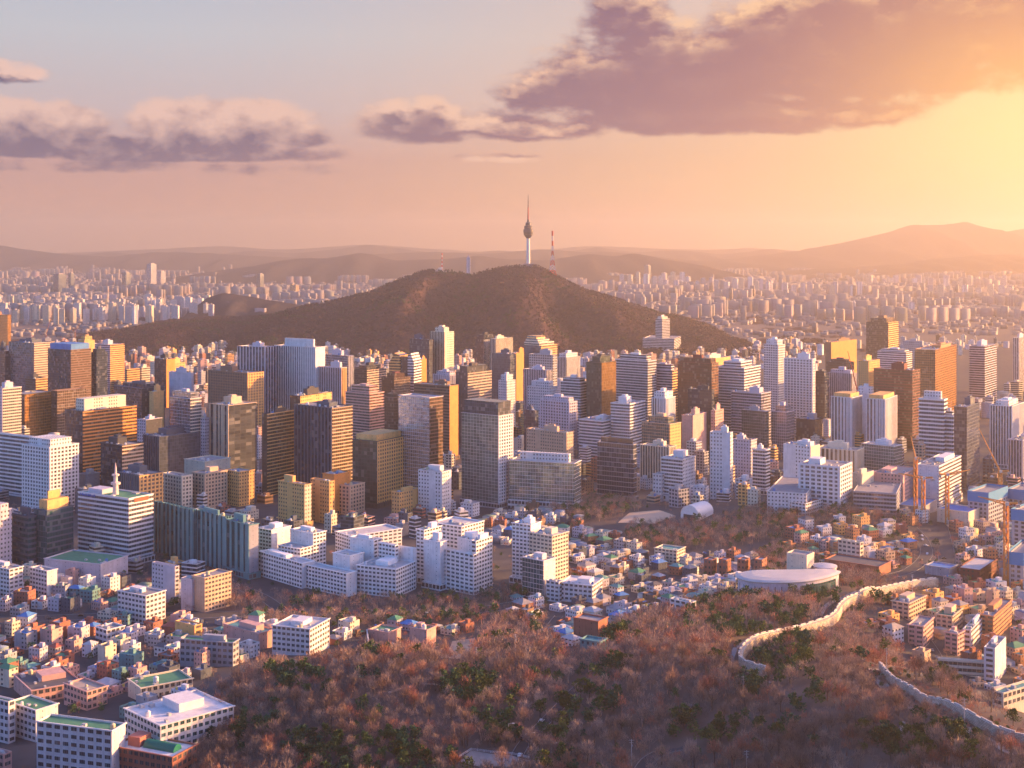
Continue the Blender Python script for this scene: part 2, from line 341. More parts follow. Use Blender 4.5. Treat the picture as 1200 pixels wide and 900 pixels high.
ridge('mountain', [(700, 316), (800, 306), (850, 302), (905, 297), (945, 291), (985, 283), (1020, 276), (1045, 270), (1070, 262), (1100, 262), (1135, 259), (1155, 269), (1180, 271), (1215, 264), (1280, 280), (1400, 270), (1600, 300)], 16500, 3200, 2500, FM, 200, 12, .12, 6, -12, .3)
ridge('mountain', [(-300, 296), (-80, 284), (0, 286), (28, 291), (60, 295), (95, 297), (130, 294), (165, 298), (210, 293), (250, 297), (300, 292), (345, 296), (400, 290), (432, 285), (470, 290), (520, 297), (580, 292), (650, 296), (700, 288), (740, 294), (800, 292), (850, 297), (905, 290), (960, 296)], 19000, 2600, 2600, FM, 260, 12, .12, 14, -16, .25)
ridge('mountain', [(880, 322), (960, 316), (1060, 308), (1100, 302), (1150, 298), (1200, 297), (1300, 303), (1420, 318)], 12500, 2000, 1500, FM, 120, 12, .12, 7, -6, .3)
ridge('mountain', [(-500, 290), (-100, 298), (40, 296), (110, 293), (180, 290), (260, 286), (330, 291), (390, 287), (430, 284), (480, 288), (560, 293), (620, 292), (680, 287), (700, 286), (760, 289), (840, 291), (880, 288), (930, 292), (1000, 291), (1200, 288), (1700, 290)], 23000, 3000, 3000, FM, 200, 10, .1, 8, -28, .2)
# ------------------------------------------------------------------ facades
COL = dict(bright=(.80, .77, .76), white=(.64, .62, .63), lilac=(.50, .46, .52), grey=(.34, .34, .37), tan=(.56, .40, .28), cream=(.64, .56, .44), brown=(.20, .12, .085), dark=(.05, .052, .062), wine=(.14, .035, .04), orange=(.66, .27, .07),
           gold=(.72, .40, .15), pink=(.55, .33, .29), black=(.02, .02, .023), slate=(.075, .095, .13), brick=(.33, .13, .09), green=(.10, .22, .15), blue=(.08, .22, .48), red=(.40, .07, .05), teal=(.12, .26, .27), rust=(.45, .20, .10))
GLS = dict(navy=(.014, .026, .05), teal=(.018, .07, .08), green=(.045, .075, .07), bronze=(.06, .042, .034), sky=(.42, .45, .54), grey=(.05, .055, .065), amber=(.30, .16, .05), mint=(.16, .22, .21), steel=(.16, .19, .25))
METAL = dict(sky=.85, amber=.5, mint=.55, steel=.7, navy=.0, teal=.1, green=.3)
_fm = {}
def facade(wall, glass, fh=4.0, mw=3.2, wr=.6, hr=.55, tilt=.03):
    """procedural facade: windows laid out in metres along the wall (u) and up it (v)"""
    key = (wall, glass, fh, mw, wr, hr, tilt)
    if key in _fm: return _fm[key]
    wc = COL[wall]; gc = GLS[glass]
    m, t, b = new_mat('facade_' + wall); uv = t.n('ShaderNodeUVMap').outputs[0]; s = t.n('ShaderNodeSeparateXYZ'); t.put(s.inputs[0], uv)
    u = t.m('DIVIDE', s.outputs[0], mw); v = t.m('DIVIDE', s.outputs[1], fh)
    win = 1.0
    if wr < 1: win = t.m('LESS_THAN', t.m('ABSOLUTE', t.m('SUBTRACT', t.m('FRACT', u), .5)), wr / 2)
    if hr < 1:
        wv = t.m('LESS_THAN', t.m('ABSOLUTE', t.m('SUBTRACT', t.m('FRACT', v), .5)), hr / 2)
        win = t.m('MULTIPLY', win, wv) if wr < 1 else wv
    if wr < 1 and hr < 1 and wr > .1 and wr < .9:                 # some bays and floors are blank wall
        bn = t.n('ShaderNodeTexWhiteNoise', noise_dimensions='2D'); bc = t.n('ShaderNodeCombineXYZ'); t.put(bc.inputs[0], t.m('FLOOR', t.m('DIVIDE', u, 2.0))); t.put(bc.inputs[1], t.m('MULTIPLY', t.n('ShaderNodeObjectInfo').outputs['Random'], 77)); t.put(bn.inputs['Vector'], bc.outputs[0])
        win = t.m('MULTIPLY', win, t.m('LESS_THAN', bn.outputs['Value'], .84))
    cell = t.n('ShaderNodeCombineXYZ'); t.put(cell.inputs[0], t.m('FLOOR', u)); t.put(cell.inputs[1], t.m('FLOOR', v))
    t.put(cell.inputs[2], t.m('MULTIPLY', t.n('ShaderNodeObjectInfo').outputs['Random'], 90))
    wn = t.n('ShaderNodeTexWhiteNoise'); t.put(wn.inputs['Vector'], cell.outputs[0])
    rv = wn.outputs['Value']; obj = t.n('ShaderNodeTexCoord').outputs['Object']
    dirt = t.m('ADD', t.m('MULTIPLY', t.noise(obj, .12, 5, .65).outputs[0], .8), .55)
    streak = t.n('ShaderNodeMapping'); t.put(streak.inputs[0], obj); streak.inputs['Scale'].default_value = (.9, .9, .05)
    dirt = t.m('MULTIPLY', dirt, t.m('ADD', t.m('MULTIPLY', t.noise(streak.outputs[0], 1, 3).outputs[0], .5), .72))
    wallc = t.mix(1.0, (*wc, 1), dirt, 'MULTIPLY')
    blind = tuple(.35 * a + .65 * g for a, g in zip((.45, .43, .42), gc))
    gl = t.mix(t.m('MULTIPLY', t.m('GREATER_THAN', rv, .86), .55), t.mix(1.0, (*gc, 1), t.m('ADD', t.m('MULTIPLY', rv, .6), .7), 'MULTIPLY'), (*blind, 1))
    t.put(b.inputs['Base Color'], t.mix(win, wallc, gl))
    t.put(b.inputs['Roughness'], t.m('SUBTRACT', .75, t.m('MULTIPLY', win, t.m('SUBTRACT', .66, t.m('MULTIPLY', rv, .12)))))
    t.put(b.inputs['Specular IOR Level'], t.m('ADD', .3, t.m('MULTIPLY', win, .35)))
    me = METAL.get(glass, 0)
    if me: t.put(b.inputs['Metallic'], t.m('MULTIPLY', win, me))
    nv = t.n('ShaderNodeVectorMath', operation='SUBTRACT'); t.put(nv.inputs[0], wn.outputs['Color']); nv.inputs[1].default_value = (.5, .5, .5)
    ns = t.n('ShaderNodeVectorMath', operation='SCALE'); t.put(ns.inputs[0], nv.outputs[0]); t.put(ns.inputs['Scale'], t.m('MULTIPLY', win, tilt))
    na = t.n('ShaderNodeVectorMath', operation='ADD'); t.put(na.inputs[0], ns.outputs[0]); t.put(na.inputs[1], t.n('ShaderNodeNewGeometry').outputs['Normal'])
    nn = t.n('ShaderNodeVectorMath', operation='NORMALIZE'); t.put(nn.inputs[0], na.outputs[0]); t.put(b.inputs['Normal'], nn.outputs[0])
    _fm[key] = m; return m
# pattern proportions of each kind of front: (module width, window width share, window height share)
KIND = dict(c=(3.0, .93, .90), b=(3.0, 1.1, .50), g=(4.2, .66, .58), f=(3.4, .62, 1.1), p=(3.6, .42, .42), n=(9.0, .06, .18), B=(3.0, 1.1, .66), L=(3.0, 1.1, .88))
ROOFC = dict(grey=(.25, .24, .25), green=(.07, .22, .13), pale=(.45, .43, .43), tan=(.36, .30, .25), dark=(.10, .10, .11), blue=(.07, .2, .45), red=(.34, .10, .07), teal=(.10, .26, .25), white=(.6, .59, .6))
FOOT = []                                   # occupied ground: (cx, cy, radius)
def solve(xl, xc, xr, yt, yb, th=None, depth=22.0):
    """near corner on the ground, widths of the two visible fronts and the height, from where the photo shows them"""
    X, Y, Z = at(xc, yb); k0, k1 = (xl - 600) / F, (xr - 600) / F
    th = math.radians(36 + ((int(xl * 7 + xr * 13) % 11) - 5) * 1.0 if th is None else th)
    if xc >= xr: th = math.atan2(X, Y) + .02
    if xc <= xl: th = math.atan2(X, Y) + math.pi / 2 - .02
    c_, s_ = math.cos(th), math.sin(th)
    l = (X - k0 * Y) / (c_ + k0 * s_) if xc > xl else depth
    r = (k1 * Y - X) / (s_ - k1 * c_) if xc < xr else depth
    h = CH + (HY - yt) / F * Y - Z
    return X, Y, Z, th, max(l, 3), min(max(r, 3), 160), max(h, 3)
def walls(l, r, h, lip=1.1, z0=-6.0, th=.4):
    """four walls with a parapet; slot 0 = left front (and its back), slot 1 = right front"""
    b = MB(); P = [(-l, 0), (0, 0), (0, r), (-l, r)]; u = 0
    for i in range(4):
        a, c2 = P[i], P[(i + 1) % 4]; L = math.hypot(c2[0] - a[0], c2[1] - a[1])
        b.face([(*a, z0), (*c2, z0), (*c2, h), (*a, h)], [(0, z0), (L, z0), (L, h), (0, h)], i % 2)
    I = [(-l + th, th), (-th, th), (-th, r - th), (-l + th, r - th)]
    for i in range(4):
        j = (i + 1) % 4
        b.face([(*P[i], h), (*P[j], h), (*I[j], h), (*I[i], h)], [(.05, .05)] * 4, 2)
        b.face([(*I[j], h - lip), (*I[i], h - lip), (*I[i], h), (*I[j], h)], [(.05, .05)] * 4, 2)
    return b.mesh('wall'), I
_bx = {}
def unit_box(name, sx, sy, sz, mat, parent, loc):
    """a box (origin at its lower near-left corner); meshes of one size and material are shared"""
    k = (name, round(sx, 2), round(sy, 2), round(sz, 2), mat.name)
    if k not in _bx:
        b = MB(); b.box(0, 0, 0, sx, sy, sz); me = b.mesh(name); me.materials.append(mat); _bx[k] = me
    return meshobj(name, _bx[k], None, parent, loc)
def rooftop(root, l, r, h, wallc, seed, big=True, roofc=None):
    q = random.Random(seed); a = min(l, r)
    if a < 5: return
    if big == 'small' and q.random() < .45: big = False
    if big:
        w_, d_ = l * q.uniform(.28, .5), r * q.uniform(.3, .5); hh = q.uniform(3, 6.5) * (1.25 if h > 70 else 1) * (.6 if h < 40 else 1)
        x0 = -l + (l - w_) * q.uniform(.2, .8); y0 = (r - d_) * q.uniform(.3, .8)
        ph = MB(); ph.box(x0, y0, h - 1.15, x0 + w_, y0 + d_, h + hh); h > 48 and ph.box(x0 + w_ * .3, y0 + d_ * .25, h + hh + .01, x0 + w_ * .75, y0 + d_ * .7, h + hh + 2.2)
        ph.obj('penthouse', paint(COL[wallc], .75), root)
    n = 2 + int(a > 12) + int(a > 16) + int(a > 22) + (2 if big is True else 0)
    for i in range(n):
        s = q.uniform(1.6, 3.4); x0 = -l + .8 + (l - s - 1.6) * q.random(); y0 = .8 + (r - s - 1.6) * q.random() * .4
        if i % 3 == 2:
            t_ = MB(); t_.lathe([(s * .5, 0), (s * .5, s * .9), (s * .18, s * 1.12), (0.01, s * 1.14)], 10); t_.obj('water_tank', paint(q.choice([(.5, .45, .3), (.6, .6, .62), (.08, .2, .42)]), .5), root, (x0 + s / 2, y0 + s / 2, h - 1.12))
        else: unit_box('cooling_unit', s, s * .7, s * .6, paint((.42, .42, .43), .6), root, (x0, y0, h - 1.1))
NB = [0]
def bld(xl, xc, xr, yt, yb, kinds, wl, gl, label, wr=None, gr=None, th=None, fh=4.0, name='office_tower', cat='tower', group='office towers of the city centre', roof='grey', pent=True, geo=None, depth=22.0, mw=None, sign=None, lab=True, pos=None):
    """one building: walls, roof, floor bands / piers / windows, rooftop plant"""
    X, Y, Z, t_, l, r, h = pos or solve(xl, xc, xr, yt, yb, th, depth)
    NB[0] += 1; seed = NB[0]; root = empty(name, (X, Y, Z), -t_)
    tag(root, label, cat, group)
    wr = wr or wl; gr = gr or gl; kl, kr = (kinds * 2)[:2]  # differing right-front colours mostly put sunlight into the paint; some are real finishes
    geo = (Y < 2050) if geo is None else geo
    fh = h / max(1, round(h / fh)); nf = max(1, round(h / fh))
    def fmat(k, w_, g_):
        if k == 'w': return facade(w_, g_, fh=round(fh, 2), mw=9.0, wr=.02, hr=.02)
        if geo and k in 'bgBL': m_, a, b_ = KIND['c']; return facade(w_, g_, round(fh, 2), m_, .94, 1.1)
        m_, a, b_ = KIND[k]; return facade(w_, g_, round(fh, 2), mw or m_, a, b_)
    me, I = walls(l, r, h); ml, mr = fmat(kl, wl, gl), fmat(kr, wr, gr)
    wall_ = meshobj('wall', me, [ml, mr, paint(COL[wl], .75)], root)
    rb = MB(); rb.face([(*p, h - 1.1) for p in I]); rb.obj('roof', paint(ROOFC[roof], .9, .35, .25), root)
    pl, pr = paint(COL[wl], .75, .22, .15), paint(COL[wr], .75, .22, .15); d = .45
    if geo:
        for f_ in range(nf + 1):                           # a floor band round the visible fronts
            fr = .42 if kl in 'bg' or kr in 'bg' else (.12 if kl == 'L' else .3); z = f_ * fh - (fr if f_ else 0) * fh; hh = fh * fr; hh = hh if f_ < nf else min(hh, h - z + .06)
            if kl in 'bgBL' and kr in 'bgBL' and wl == wr:
                k = ('ring', round(l, 2), round(r, 2), round(hh, 2), wl)
                if k not in _bx:
                    b = MB(); b.prism([(-l - d, -d), (d, -d), (d, r + d), (.02, r + d), (.02, -.02), (-l - d, -.02)], 0, hh, True, True); q = b.mesh('floor_band'); q.materials.append(pl); _bx[k] = q
                meshobj('floor_band', _bx[k], None, root, (0, 0, z))
            else:
                if kl in 'bgBL': unit_box('floor_band', l + .1, d, hh, pl, root, (-l - .05, -d, z))
                if kr in 'bgBL': unit_box('floor_band', d, r + .1, hh, pr, root, (0, -.05, z))
        for face, k in ((0, kl), (1, kr)):
            if k in 'gf':
                L = (l, r)[face]; n = max(2, min(34, int(L / (mw or (4.4 if k == 'g' else 3.4))))); pw = L / n * (.34 if k == 'g' else .28); hh = h - .2 + (.9 if k == 'f' else 0)
                for i in range(n + 1):
                    a = max(0, min(L - pw, i * L / n - pw / 2))
                    if face == 0: unit_box('pier', pw, d + .12, hh, pl, root, (-l + a, -d - .12, 0))
                    else: unit_box('pier', d + .12, pw, hh, pr, root, (0, a, 0))
            if k == 'w':
                L = (l, r)[face]; n = max(1, int(L / (mw or 3.6))); g_ = (gl, gr)[face]
                while n * nf > 110: n -= 1
                ww = min(L / n * .64, 4.2); wh = fh * .48; gm = facade('grey', g_, 50, 1.2, .93, 1.1); sm = (pl, pr)[face]
                for fl in range(nf):
                    for i in range(n):
                        a = (i + .5) * L / n - ww / 2; z = fl * fh + fh * .32
                        if face == 0: o = unit_box('window', ww, .14, wh, gm, root, (-l + a, -.12, z))
                        else: o = unit_box('window', .14, ww, wh, gm, root, (-.02, a, z))
                        if L / n > 3 and Y < 900:
                            if face == 0: unit_box('sill', ww + .3, .3, .14, sm, o, (-.15, -.16, -.15))
                            else: unit_box('sill', .3, ww + .3, .14, sm, o, (.0, -.15, -.15))
    if geo and l > 8 and r > 8:                            # coping round the roof, entrance storey at the foot
        e = .62; k = ('cop', round(l, 2), round(r, 2), wl)
        b = MB(); b.prism([(-l - e, -e), (e, -e), (e, r + e), (e - .9, r + e), (e - .9, -e + .9), (-l - e, -e + .9)], h - .55, h + .12, True, True); b.obj('coping', pl, root)
        if h > 40:
            g_ = 1.6; b = MB(); b.prism([(-l - g_, -g_), (g_, -g_), (g_, r + g_), (-l - g_, r + g_)], -6, 5.5); b.obj('entrance_storey', facade(wl, 'grey', 5.5, 4, .8, .6), root)
            q_ = random.Random(seed + 900)
            for i in range(q_.randint(2, 5)):              # ducts and low plant rooms on the roof
                a_, c3 = q_.uniform(1.5, max(2, l * .3)), q_.uniform(1, max(1.5, r * .2)); x0, y0 = -l + 1 + (l - a_ - 2) * q_.random(), 1 + (r - c3 - 2) * q_.random(); unit_box('roof_duct', a_, c3, q_.uniform(.5, 1.6), paint(q_.choice([(.3, .3, .31), (.5, .49, .48), (.18, .17, .17)]), .6), root, (x0, y0, h - 1.09 + .003 * i))
    q_ = random.Random(seed + 300)
    if pent is True and h > 55 and l > 14 and r > 12 and q_.random() < .55:      # set-back top storeys
        root['dims'] = (l, r, h); a_ = q_.uniform(.1, .24) * min(l, r); b = MB(); hh = q_.uniform(4.5, 9); b.prism([(-l + a_, a_), (-a_, a_), (-a_, r - a_), (-l + a_, r - a_)], h - 1.13, h + hh); m_, p_, s_ = KIND[kl if kl in 'bBcp' else 'p']; b.obj('upper_storey', facade(wl, gl, 4, m_, p_, s_), root)
        b = MB(); b.box(-l * .62, r * .35, h + hh + .01, -l * .36, r * .62, h + hh + q_.uniform(2, 4.5)); b.obj('penthouse', paint(COL[wl] if wl != 'black' else COL['grey'], .75), root)
        if q_.random() < .4: b = MB(); b.bar((-l * .3, r * .5, h + hh), (-l * .3, r * .5, h + hh + q_.uniform(7, 16)), .35, .1, 6); b.obj('antenna', paint((.5, .3, .28), .6), root)
    elif pent: rooftop(root, l, r, h, wl if wl not in ('black',) else 'grey', seed, 'small' if (pent is True and h < 45) else bool(pent))
    cx, cy = -l / 2, r / 2; wx = X + cx * math.cos(t_) + cy * math.sin(t_); wy = Y - cx * math.sin(t_) + cy * math.cos(t_)
    FOOT.append((wx, wy, t_, l / 2, r / 2)); PLACED.append((root, wx, wy, h, label))
    root['dims'] = (l, r, h); return root
PLACED = []
def crown(root, inset, h2, wallc, kind='n', glass='grey', name='crown', off=(0, 0)):
    """a set-back storey or cap on the roof of a building"""
    l, r, h = root['dims']; a = inset
    b = MB(); b.prism([(-l + a + off[0], a), (-a + off[0], a), (-a + off[0], r - a + off[1]), (-l + a + off[0], r - a + off[1])], h - 1.14, h + h2)
    m_, p, q = KIND[kind]; return b.obj(name, facade(wallc, glass, 4, m_, p, q), root)
# ------------------------------------------------------------------ the office and hotel towers, back rows first
# (left edge, near corner, right edge, top, foot) as the photo shows them; fronts left/right; wall, glass (right fronts mostly coloured as sunlit); label
b = bld
b(-14, 9, 13, 369, 412, 'c', 'orange', 'amber', 'orange-lit glass slab cut by the left edge below the far apartments')
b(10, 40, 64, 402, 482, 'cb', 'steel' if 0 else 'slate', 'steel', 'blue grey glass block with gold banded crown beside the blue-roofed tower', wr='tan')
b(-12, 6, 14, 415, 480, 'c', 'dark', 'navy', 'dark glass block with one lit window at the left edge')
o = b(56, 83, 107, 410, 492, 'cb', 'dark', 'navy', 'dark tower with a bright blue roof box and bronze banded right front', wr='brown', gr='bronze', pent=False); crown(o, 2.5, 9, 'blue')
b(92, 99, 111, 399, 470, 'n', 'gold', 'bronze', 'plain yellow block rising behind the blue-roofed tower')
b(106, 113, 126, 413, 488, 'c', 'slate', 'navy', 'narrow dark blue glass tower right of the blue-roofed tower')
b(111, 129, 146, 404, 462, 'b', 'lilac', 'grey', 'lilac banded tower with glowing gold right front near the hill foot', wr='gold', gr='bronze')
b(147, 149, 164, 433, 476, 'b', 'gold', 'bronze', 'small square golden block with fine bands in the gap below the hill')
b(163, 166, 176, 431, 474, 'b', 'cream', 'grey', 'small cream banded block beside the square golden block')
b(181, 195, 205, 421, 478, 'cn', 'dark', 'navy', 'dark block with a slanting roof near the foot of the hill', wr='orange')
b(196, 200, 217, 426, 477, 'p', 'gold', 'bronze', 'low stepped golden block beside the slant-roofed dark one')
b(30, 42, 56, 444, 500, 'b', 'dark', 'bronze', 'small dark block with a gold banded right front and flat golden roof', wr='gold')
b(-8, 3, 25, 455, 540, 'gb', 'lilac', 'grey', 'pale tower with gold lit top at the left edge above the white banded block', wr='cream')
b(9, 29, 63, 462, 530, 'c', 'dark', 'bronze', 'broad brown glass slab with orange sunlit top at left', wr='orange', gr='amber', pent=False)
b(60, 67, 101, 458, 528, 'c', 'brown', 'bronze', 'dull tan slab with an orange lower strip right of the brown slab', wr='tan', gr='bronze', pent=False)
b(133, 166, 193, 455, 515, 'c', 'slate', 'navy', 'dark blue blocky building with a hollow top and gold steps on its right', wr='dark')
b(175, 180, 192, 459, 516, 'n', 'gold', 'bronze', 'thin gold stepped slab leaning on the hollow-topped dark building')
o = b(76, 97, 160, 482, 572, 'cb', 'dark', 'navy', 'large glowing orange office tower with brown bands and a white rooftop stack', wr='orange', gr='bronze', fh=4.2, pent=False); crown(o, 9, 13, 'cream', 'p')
b(198, 224, 227, 437, 512, 'n', 'lilac', 'grey', 'lilac portal frame building around a dark glass screen')
b(200, 221, 225, 441, 511, 'c', 'dark', 'navy', 'dark glass screen set inside the lilac portal frame')
b(199, 223, 236, 467, 567, 'cB', 'lilac', 'steel', 'pale blue glass tower with a rounded gold banded right edge', wr='cream', fh=4)
b(161, 171, 190, 492, 545, 'p', 'lilac', 'grey', 'low lilac block with an orange topped dark annex', wr='dark')
b(168, 187, 236, 512, 573, 'fc', 'slate', 'navy', 'wide low dark blue glass building with one gold lit corner', wr='slate', gr='steel')
b(92, 100, 117, 556, 592, 'n', 'grey', 'grey', 'small plain grey block between white grid and bronze blocks')
b(-30, 61, 62, 514, 588, 'b', 'white', 'grey', 'broad white block striped with dark window bands at the left edge', fh=4.4, roof='tan')
o = b(26, 58, 92, 524, 604, 'g', 'white', 'grey', 'white gridded office tower with a stepped crown and golden corner', pent=False, mw=4.2); crown(o, 5, 7, 'white', 'p')
b(118, 143, 168, 522, 596, 'cb', 'dark', 'navy', 'dark glass block with tan banded right front behind the news building', wr='tan', gr='bronze')
b(244, 290, 309, 437, 520, 'g', 'brown', 'grey', 'brown gridded tower with a golden right edge left of the twin towers', wr='gold', geo=True, mw=5)
b(245, 268, 301, 475, 568, 'fc', 'tan', 'navy', 'dark bronze tower with one tall tan strip in front of the brown grid tower', wr='dark', gr='grey', mw=9)
b(235, 240, 245, 490, 566, 'p', 'lilac', 'grey', 'very narrow lilac tower between the pale blue and dark bronze towers')
# twin towers and their neighbours
b(278, 311, 325, 407, 512, 'f', 'lilac', 'navy', 'left twin of the white-finned dark towers under the hill', mw=6)
o = b(322, 370, 381, 407, 514, 'fn', 'white', 'navy', 'right twin of the white-finned dark towers with white rooftop box', mw=3.6, geo=True, pent=False); crown(o, 12, 11, 'white')
b(381, 408, 415, 417, 494, 'cf', 'lilac', 'steel', 'pale blue tower with a white fin right of the twins')
b(373, 400, 406, 431, 516, 'f', 'lilac', 'bronze', 'lilac finned tower with gold right edge in front of the twins', wr='gold', geo=True)
b(415, 430, 452, 434, 488, 'b', 'dark', 'navy', 'low dark block with tan bands left of the arch-topped tower', wr='tan')
b(405, 433, 450, 461, 532, 'b', 'pink', 'bronze', 'pinkish banded broad office block at the city middle', roof='tan')
b(447, 462, 481, 443, 505, 'c', 'wine', 'bronze', 'dark red small block under the arch-topped tower', wr='tan')
o = b(480, 503, 508, 398, 482, 'c', 'slate', 'grey', 'dark slab tower beside the tall cream tower at the hill foot')
b(504, 521, 532, 389, 481, 'fp', 'cream', 'bronze', 'tall cream stepped tower at the hill foot with glowing right front')
b(491, 494, 500, 421, 484, 'n', 'orange', 'bronze', 'slim plain orange-red slab in front of the dark slab tower')
b(485, 527, 537, 452, 540, 'bn', 'brown', 'bronze', 'broad brown banded building with one orange right edge', wr='orange')
b(508, 527, 537, 440, 515, 'f', 'lilac', 'grey', 'lilac low tower of thin upright fins above the broad brown building')
b(534, 548, 576, 437, 525, 'cb', 'dark', 'grey', 'wide tower with golden floor bands and one dark glass front', wr='tan')
b(557, 567, 580, 398, 470, 'cf', 'dark', 'navy', 'dark tower with white columns on its right at the hill foot', wr='white')
b(574, 581, 601, 397, 472, 'f', 'cream', 'grey', 'cream finned tower joined to the white-columned dark tower')
b(577, 598, 605, 415, 488, 'c', 'slate', 'steel', 'blue grey glass tower left of the plain orange slab')
b(584, 594, 604, 446, 505, 'p', 'white', 'grey', 'small white block squeezed between the blue grey tower and gridded tower')
b(599, 602, 617, 414, 478, 'n', 'orange', 'bronze', 'plain glowing orange slab left of the stepped tower')
# the lit middle rows
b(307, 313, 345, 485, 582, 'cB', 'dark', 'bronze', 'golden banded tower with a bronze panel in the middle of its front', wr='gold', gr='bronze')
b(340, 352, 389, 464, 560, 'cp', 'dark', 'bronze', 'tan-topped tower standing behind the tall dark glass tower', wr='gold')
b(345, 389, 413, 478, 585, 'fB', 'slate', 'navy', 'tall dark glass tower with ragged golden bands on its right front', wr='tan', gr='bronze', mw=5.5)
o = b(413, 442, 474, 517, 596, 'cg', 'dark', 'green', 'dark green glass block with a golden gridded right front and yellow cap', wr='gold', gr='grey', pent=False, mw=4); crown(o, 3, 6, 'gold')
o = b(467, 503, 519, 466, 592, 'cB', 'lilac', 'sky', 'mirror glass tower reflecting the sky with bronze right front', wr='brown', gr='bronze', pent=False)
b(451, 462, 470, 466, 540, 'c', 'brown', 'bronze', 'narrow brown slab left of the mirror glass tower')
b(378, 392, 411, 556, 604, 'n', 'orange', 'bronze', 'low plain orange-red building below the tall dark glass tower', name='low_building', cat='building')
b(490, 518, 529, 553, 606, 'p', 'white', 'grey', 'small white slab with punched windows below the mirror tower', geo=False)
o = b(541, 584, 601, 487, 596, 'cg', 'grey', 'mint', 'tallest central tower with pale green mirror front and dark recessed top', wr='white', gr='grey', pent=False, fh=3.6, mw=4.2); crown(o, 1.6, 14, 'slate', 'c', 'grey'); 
b(326, 357, 365, 568, 618, 'p', 'gold', 'bronze', 'long gold slab of flats with rows of small windows', wr='cream', name='apartment_block', cat='apartments', group='slab blocks in the middle rows')
b(364, 386, 392, 564, 615, 'p', 'gold', 'bronze', 'second gold slab just right of the long gold one', name='apartment_block', cat='apartments', group='slab blocks in the middle rows')
b(392, 410, 427, 569, 604, 'g', 'tan', 'grey', 'small tan gridded block right of the two gold slabs', geo=True, name='office_block', cat='building', group='slab blocks in the middle rows')
b(459, 468, 492, 577, 608, 'p', 'gold', 'bronze', 'low golden hall with square windows below the green glass block', name='low_building', cat='building')
# gold mid-rise row behind the long teal row
b(135, 163, 191, 557, 612, 'fg', 'slate', 'green', 'dark green finned block with yellow right front behind the news building', wr='gold', gr='grey', name='office_block', cat='building', group='slab blocks in the middle rows')
b(190, 213, 225, 558, 602, 'g', 'cream', 'grey', 'pale cream gridded block in the gold row', name='office_block', cat='building', group='slab blocks in the middle rows')
b(225, 240, 266, 555, 598, 'g', 'tan', 'grey', 'orange-tan windowed block in the gold row with flat top', name='office_block', cat='building', group='slab blocks in the middle rows')
b(262, 280, 298, 553, 594, 'p', 'gold', 'bronze', 'rightmost block of the gold row with wide windows', name='office_block', cat='building', group='slab blocks in the middle rows')
b(216, 240, 270, 541, 588, 'n', 'cream', 'grey', 'flat-topped cream hall behind the gold row', name='low_building', cat='building')
# right of centre
o = b(614, 634, 653, 405, 486, 'cb', 'slate', 'steel', 'stepped blue glass tower whose terraces climb to a golden top', wr='gold', gr='grey', pent=False)
crown(o, 2, 5, 'cream', 'b', off=(-3, 0)); crown(o, 5, 10, 'cream', 'b', 'steel', off=(-5, -4)); crown(o, 8, 15, 'gold', 'b', 'steel', off=(-7, -6))
b(620, 648, 653, 416, 500, 'g', 'grey', 'steel', 'blue grey concrete tower standing in front of the stepped glass tower')
b(613, 640, 648, 434, 512, 'f', 'lilac', 'navy', 'lilac ribbed block below the blue grey concrete tower')
b(618, 645, 653, 454, 520, 'p', 'white', 'navy', 'white block with dark upright slots left of the bronze tower')
b(652, 664, 680, 419, 466, 'f', 'white', 'grey', 'cluster block of white flats at the hill foot', name='apartment_block', cat='apartments')
b(687, 705, 722, 425, 522, 'c', 'dark', 'green', 'dark bronze glass tower with golden brown right front', wr='brown', gr='amber')
b(721, 759, 769, 423, 514, 'B', 'white', 'grey', 'tall white tower of close-set floor bands right of the bronze tower', geo=True)
b(760, 788, 794, 434, 512, 'b', 'lilac', 'navy', 'lilac tower with dark bands touching the close-banded white tower', wr='gold')
b(794, 834, 842, 426, 524, 'c', 'wine', 'bronze', 'dark wine-red broad tower right of centre', wr='rust', gr='bronze')
b(817, 830, 856, 421, 504, 'n', 'cream', 'grey', 'cream topped block rising behind the wine-red tower', wr='gold')
b(806, 834, 837, 457, 536, 'c', 'dark', 'navy', 'black glass slab in front of the wine-red tower')
b(838, 872, 891, 431, 520, 'b', 'white', 'grey', 'broad white and dark striped tower right of the wine-red one')
b(834, 840, 851, 447, 510, 'p', 'rust', 'bronze', 'small orange block between wine-red and striped towers')
b(857, 892, 903, 461, 525, 'B', 'lilac', 'grey', 'wide lilac office block below the striped tower')
b(869, 897, 901, 482, 535, 'c', 'grey', 'green', 'low block with a large dark green glass front', depth=25)
b(657, 680, 688, 448, 520, 'B', 'white', 'grey', 'white banded block in front of the bronze tower')
b(633, 667, 676, 471, 545, 'g', 'lilac', 'grey', 'pale lilac cube of small gridded windows left of centre right', geo=True, mw=4)
b(614, 627, 631, 481, 548, 'c', 'slate', 'navy', 'small dark glass box left of the pale gridded cube')
b(679, 706, 728, 493, 548, 'b', 'white', 'grey', 'low white striped office with stepped roof', name='office_block', cat='building')
b(716, 738, 756, 473, 548, 'b', 'white', 'grey', 'white office with one blank left half behind the green-topped block', name='office_block', cat='building')
b(764, 780, 791, 467, 545, 'f', 'white', 'grey', 'bright white tower with three upright window strips')
b(799, 812, 828, 487, 545, 'n', 'pink', 'grey', 'plain pinkish block with blank walls below the black slab', name='office_block', cat='building')
b(833, 838, 848, 481, 540, 'p', 'pink', 'bronze', 'narrow pink block right of the plain pinkish one', name='office_block', cat='building')
b(617, 664, 672, 507, 566, 'p', 'tan', 'teal', 'tan block with a green glass centre behind the low glass hall', name='office_block', cat='building', geo=False)
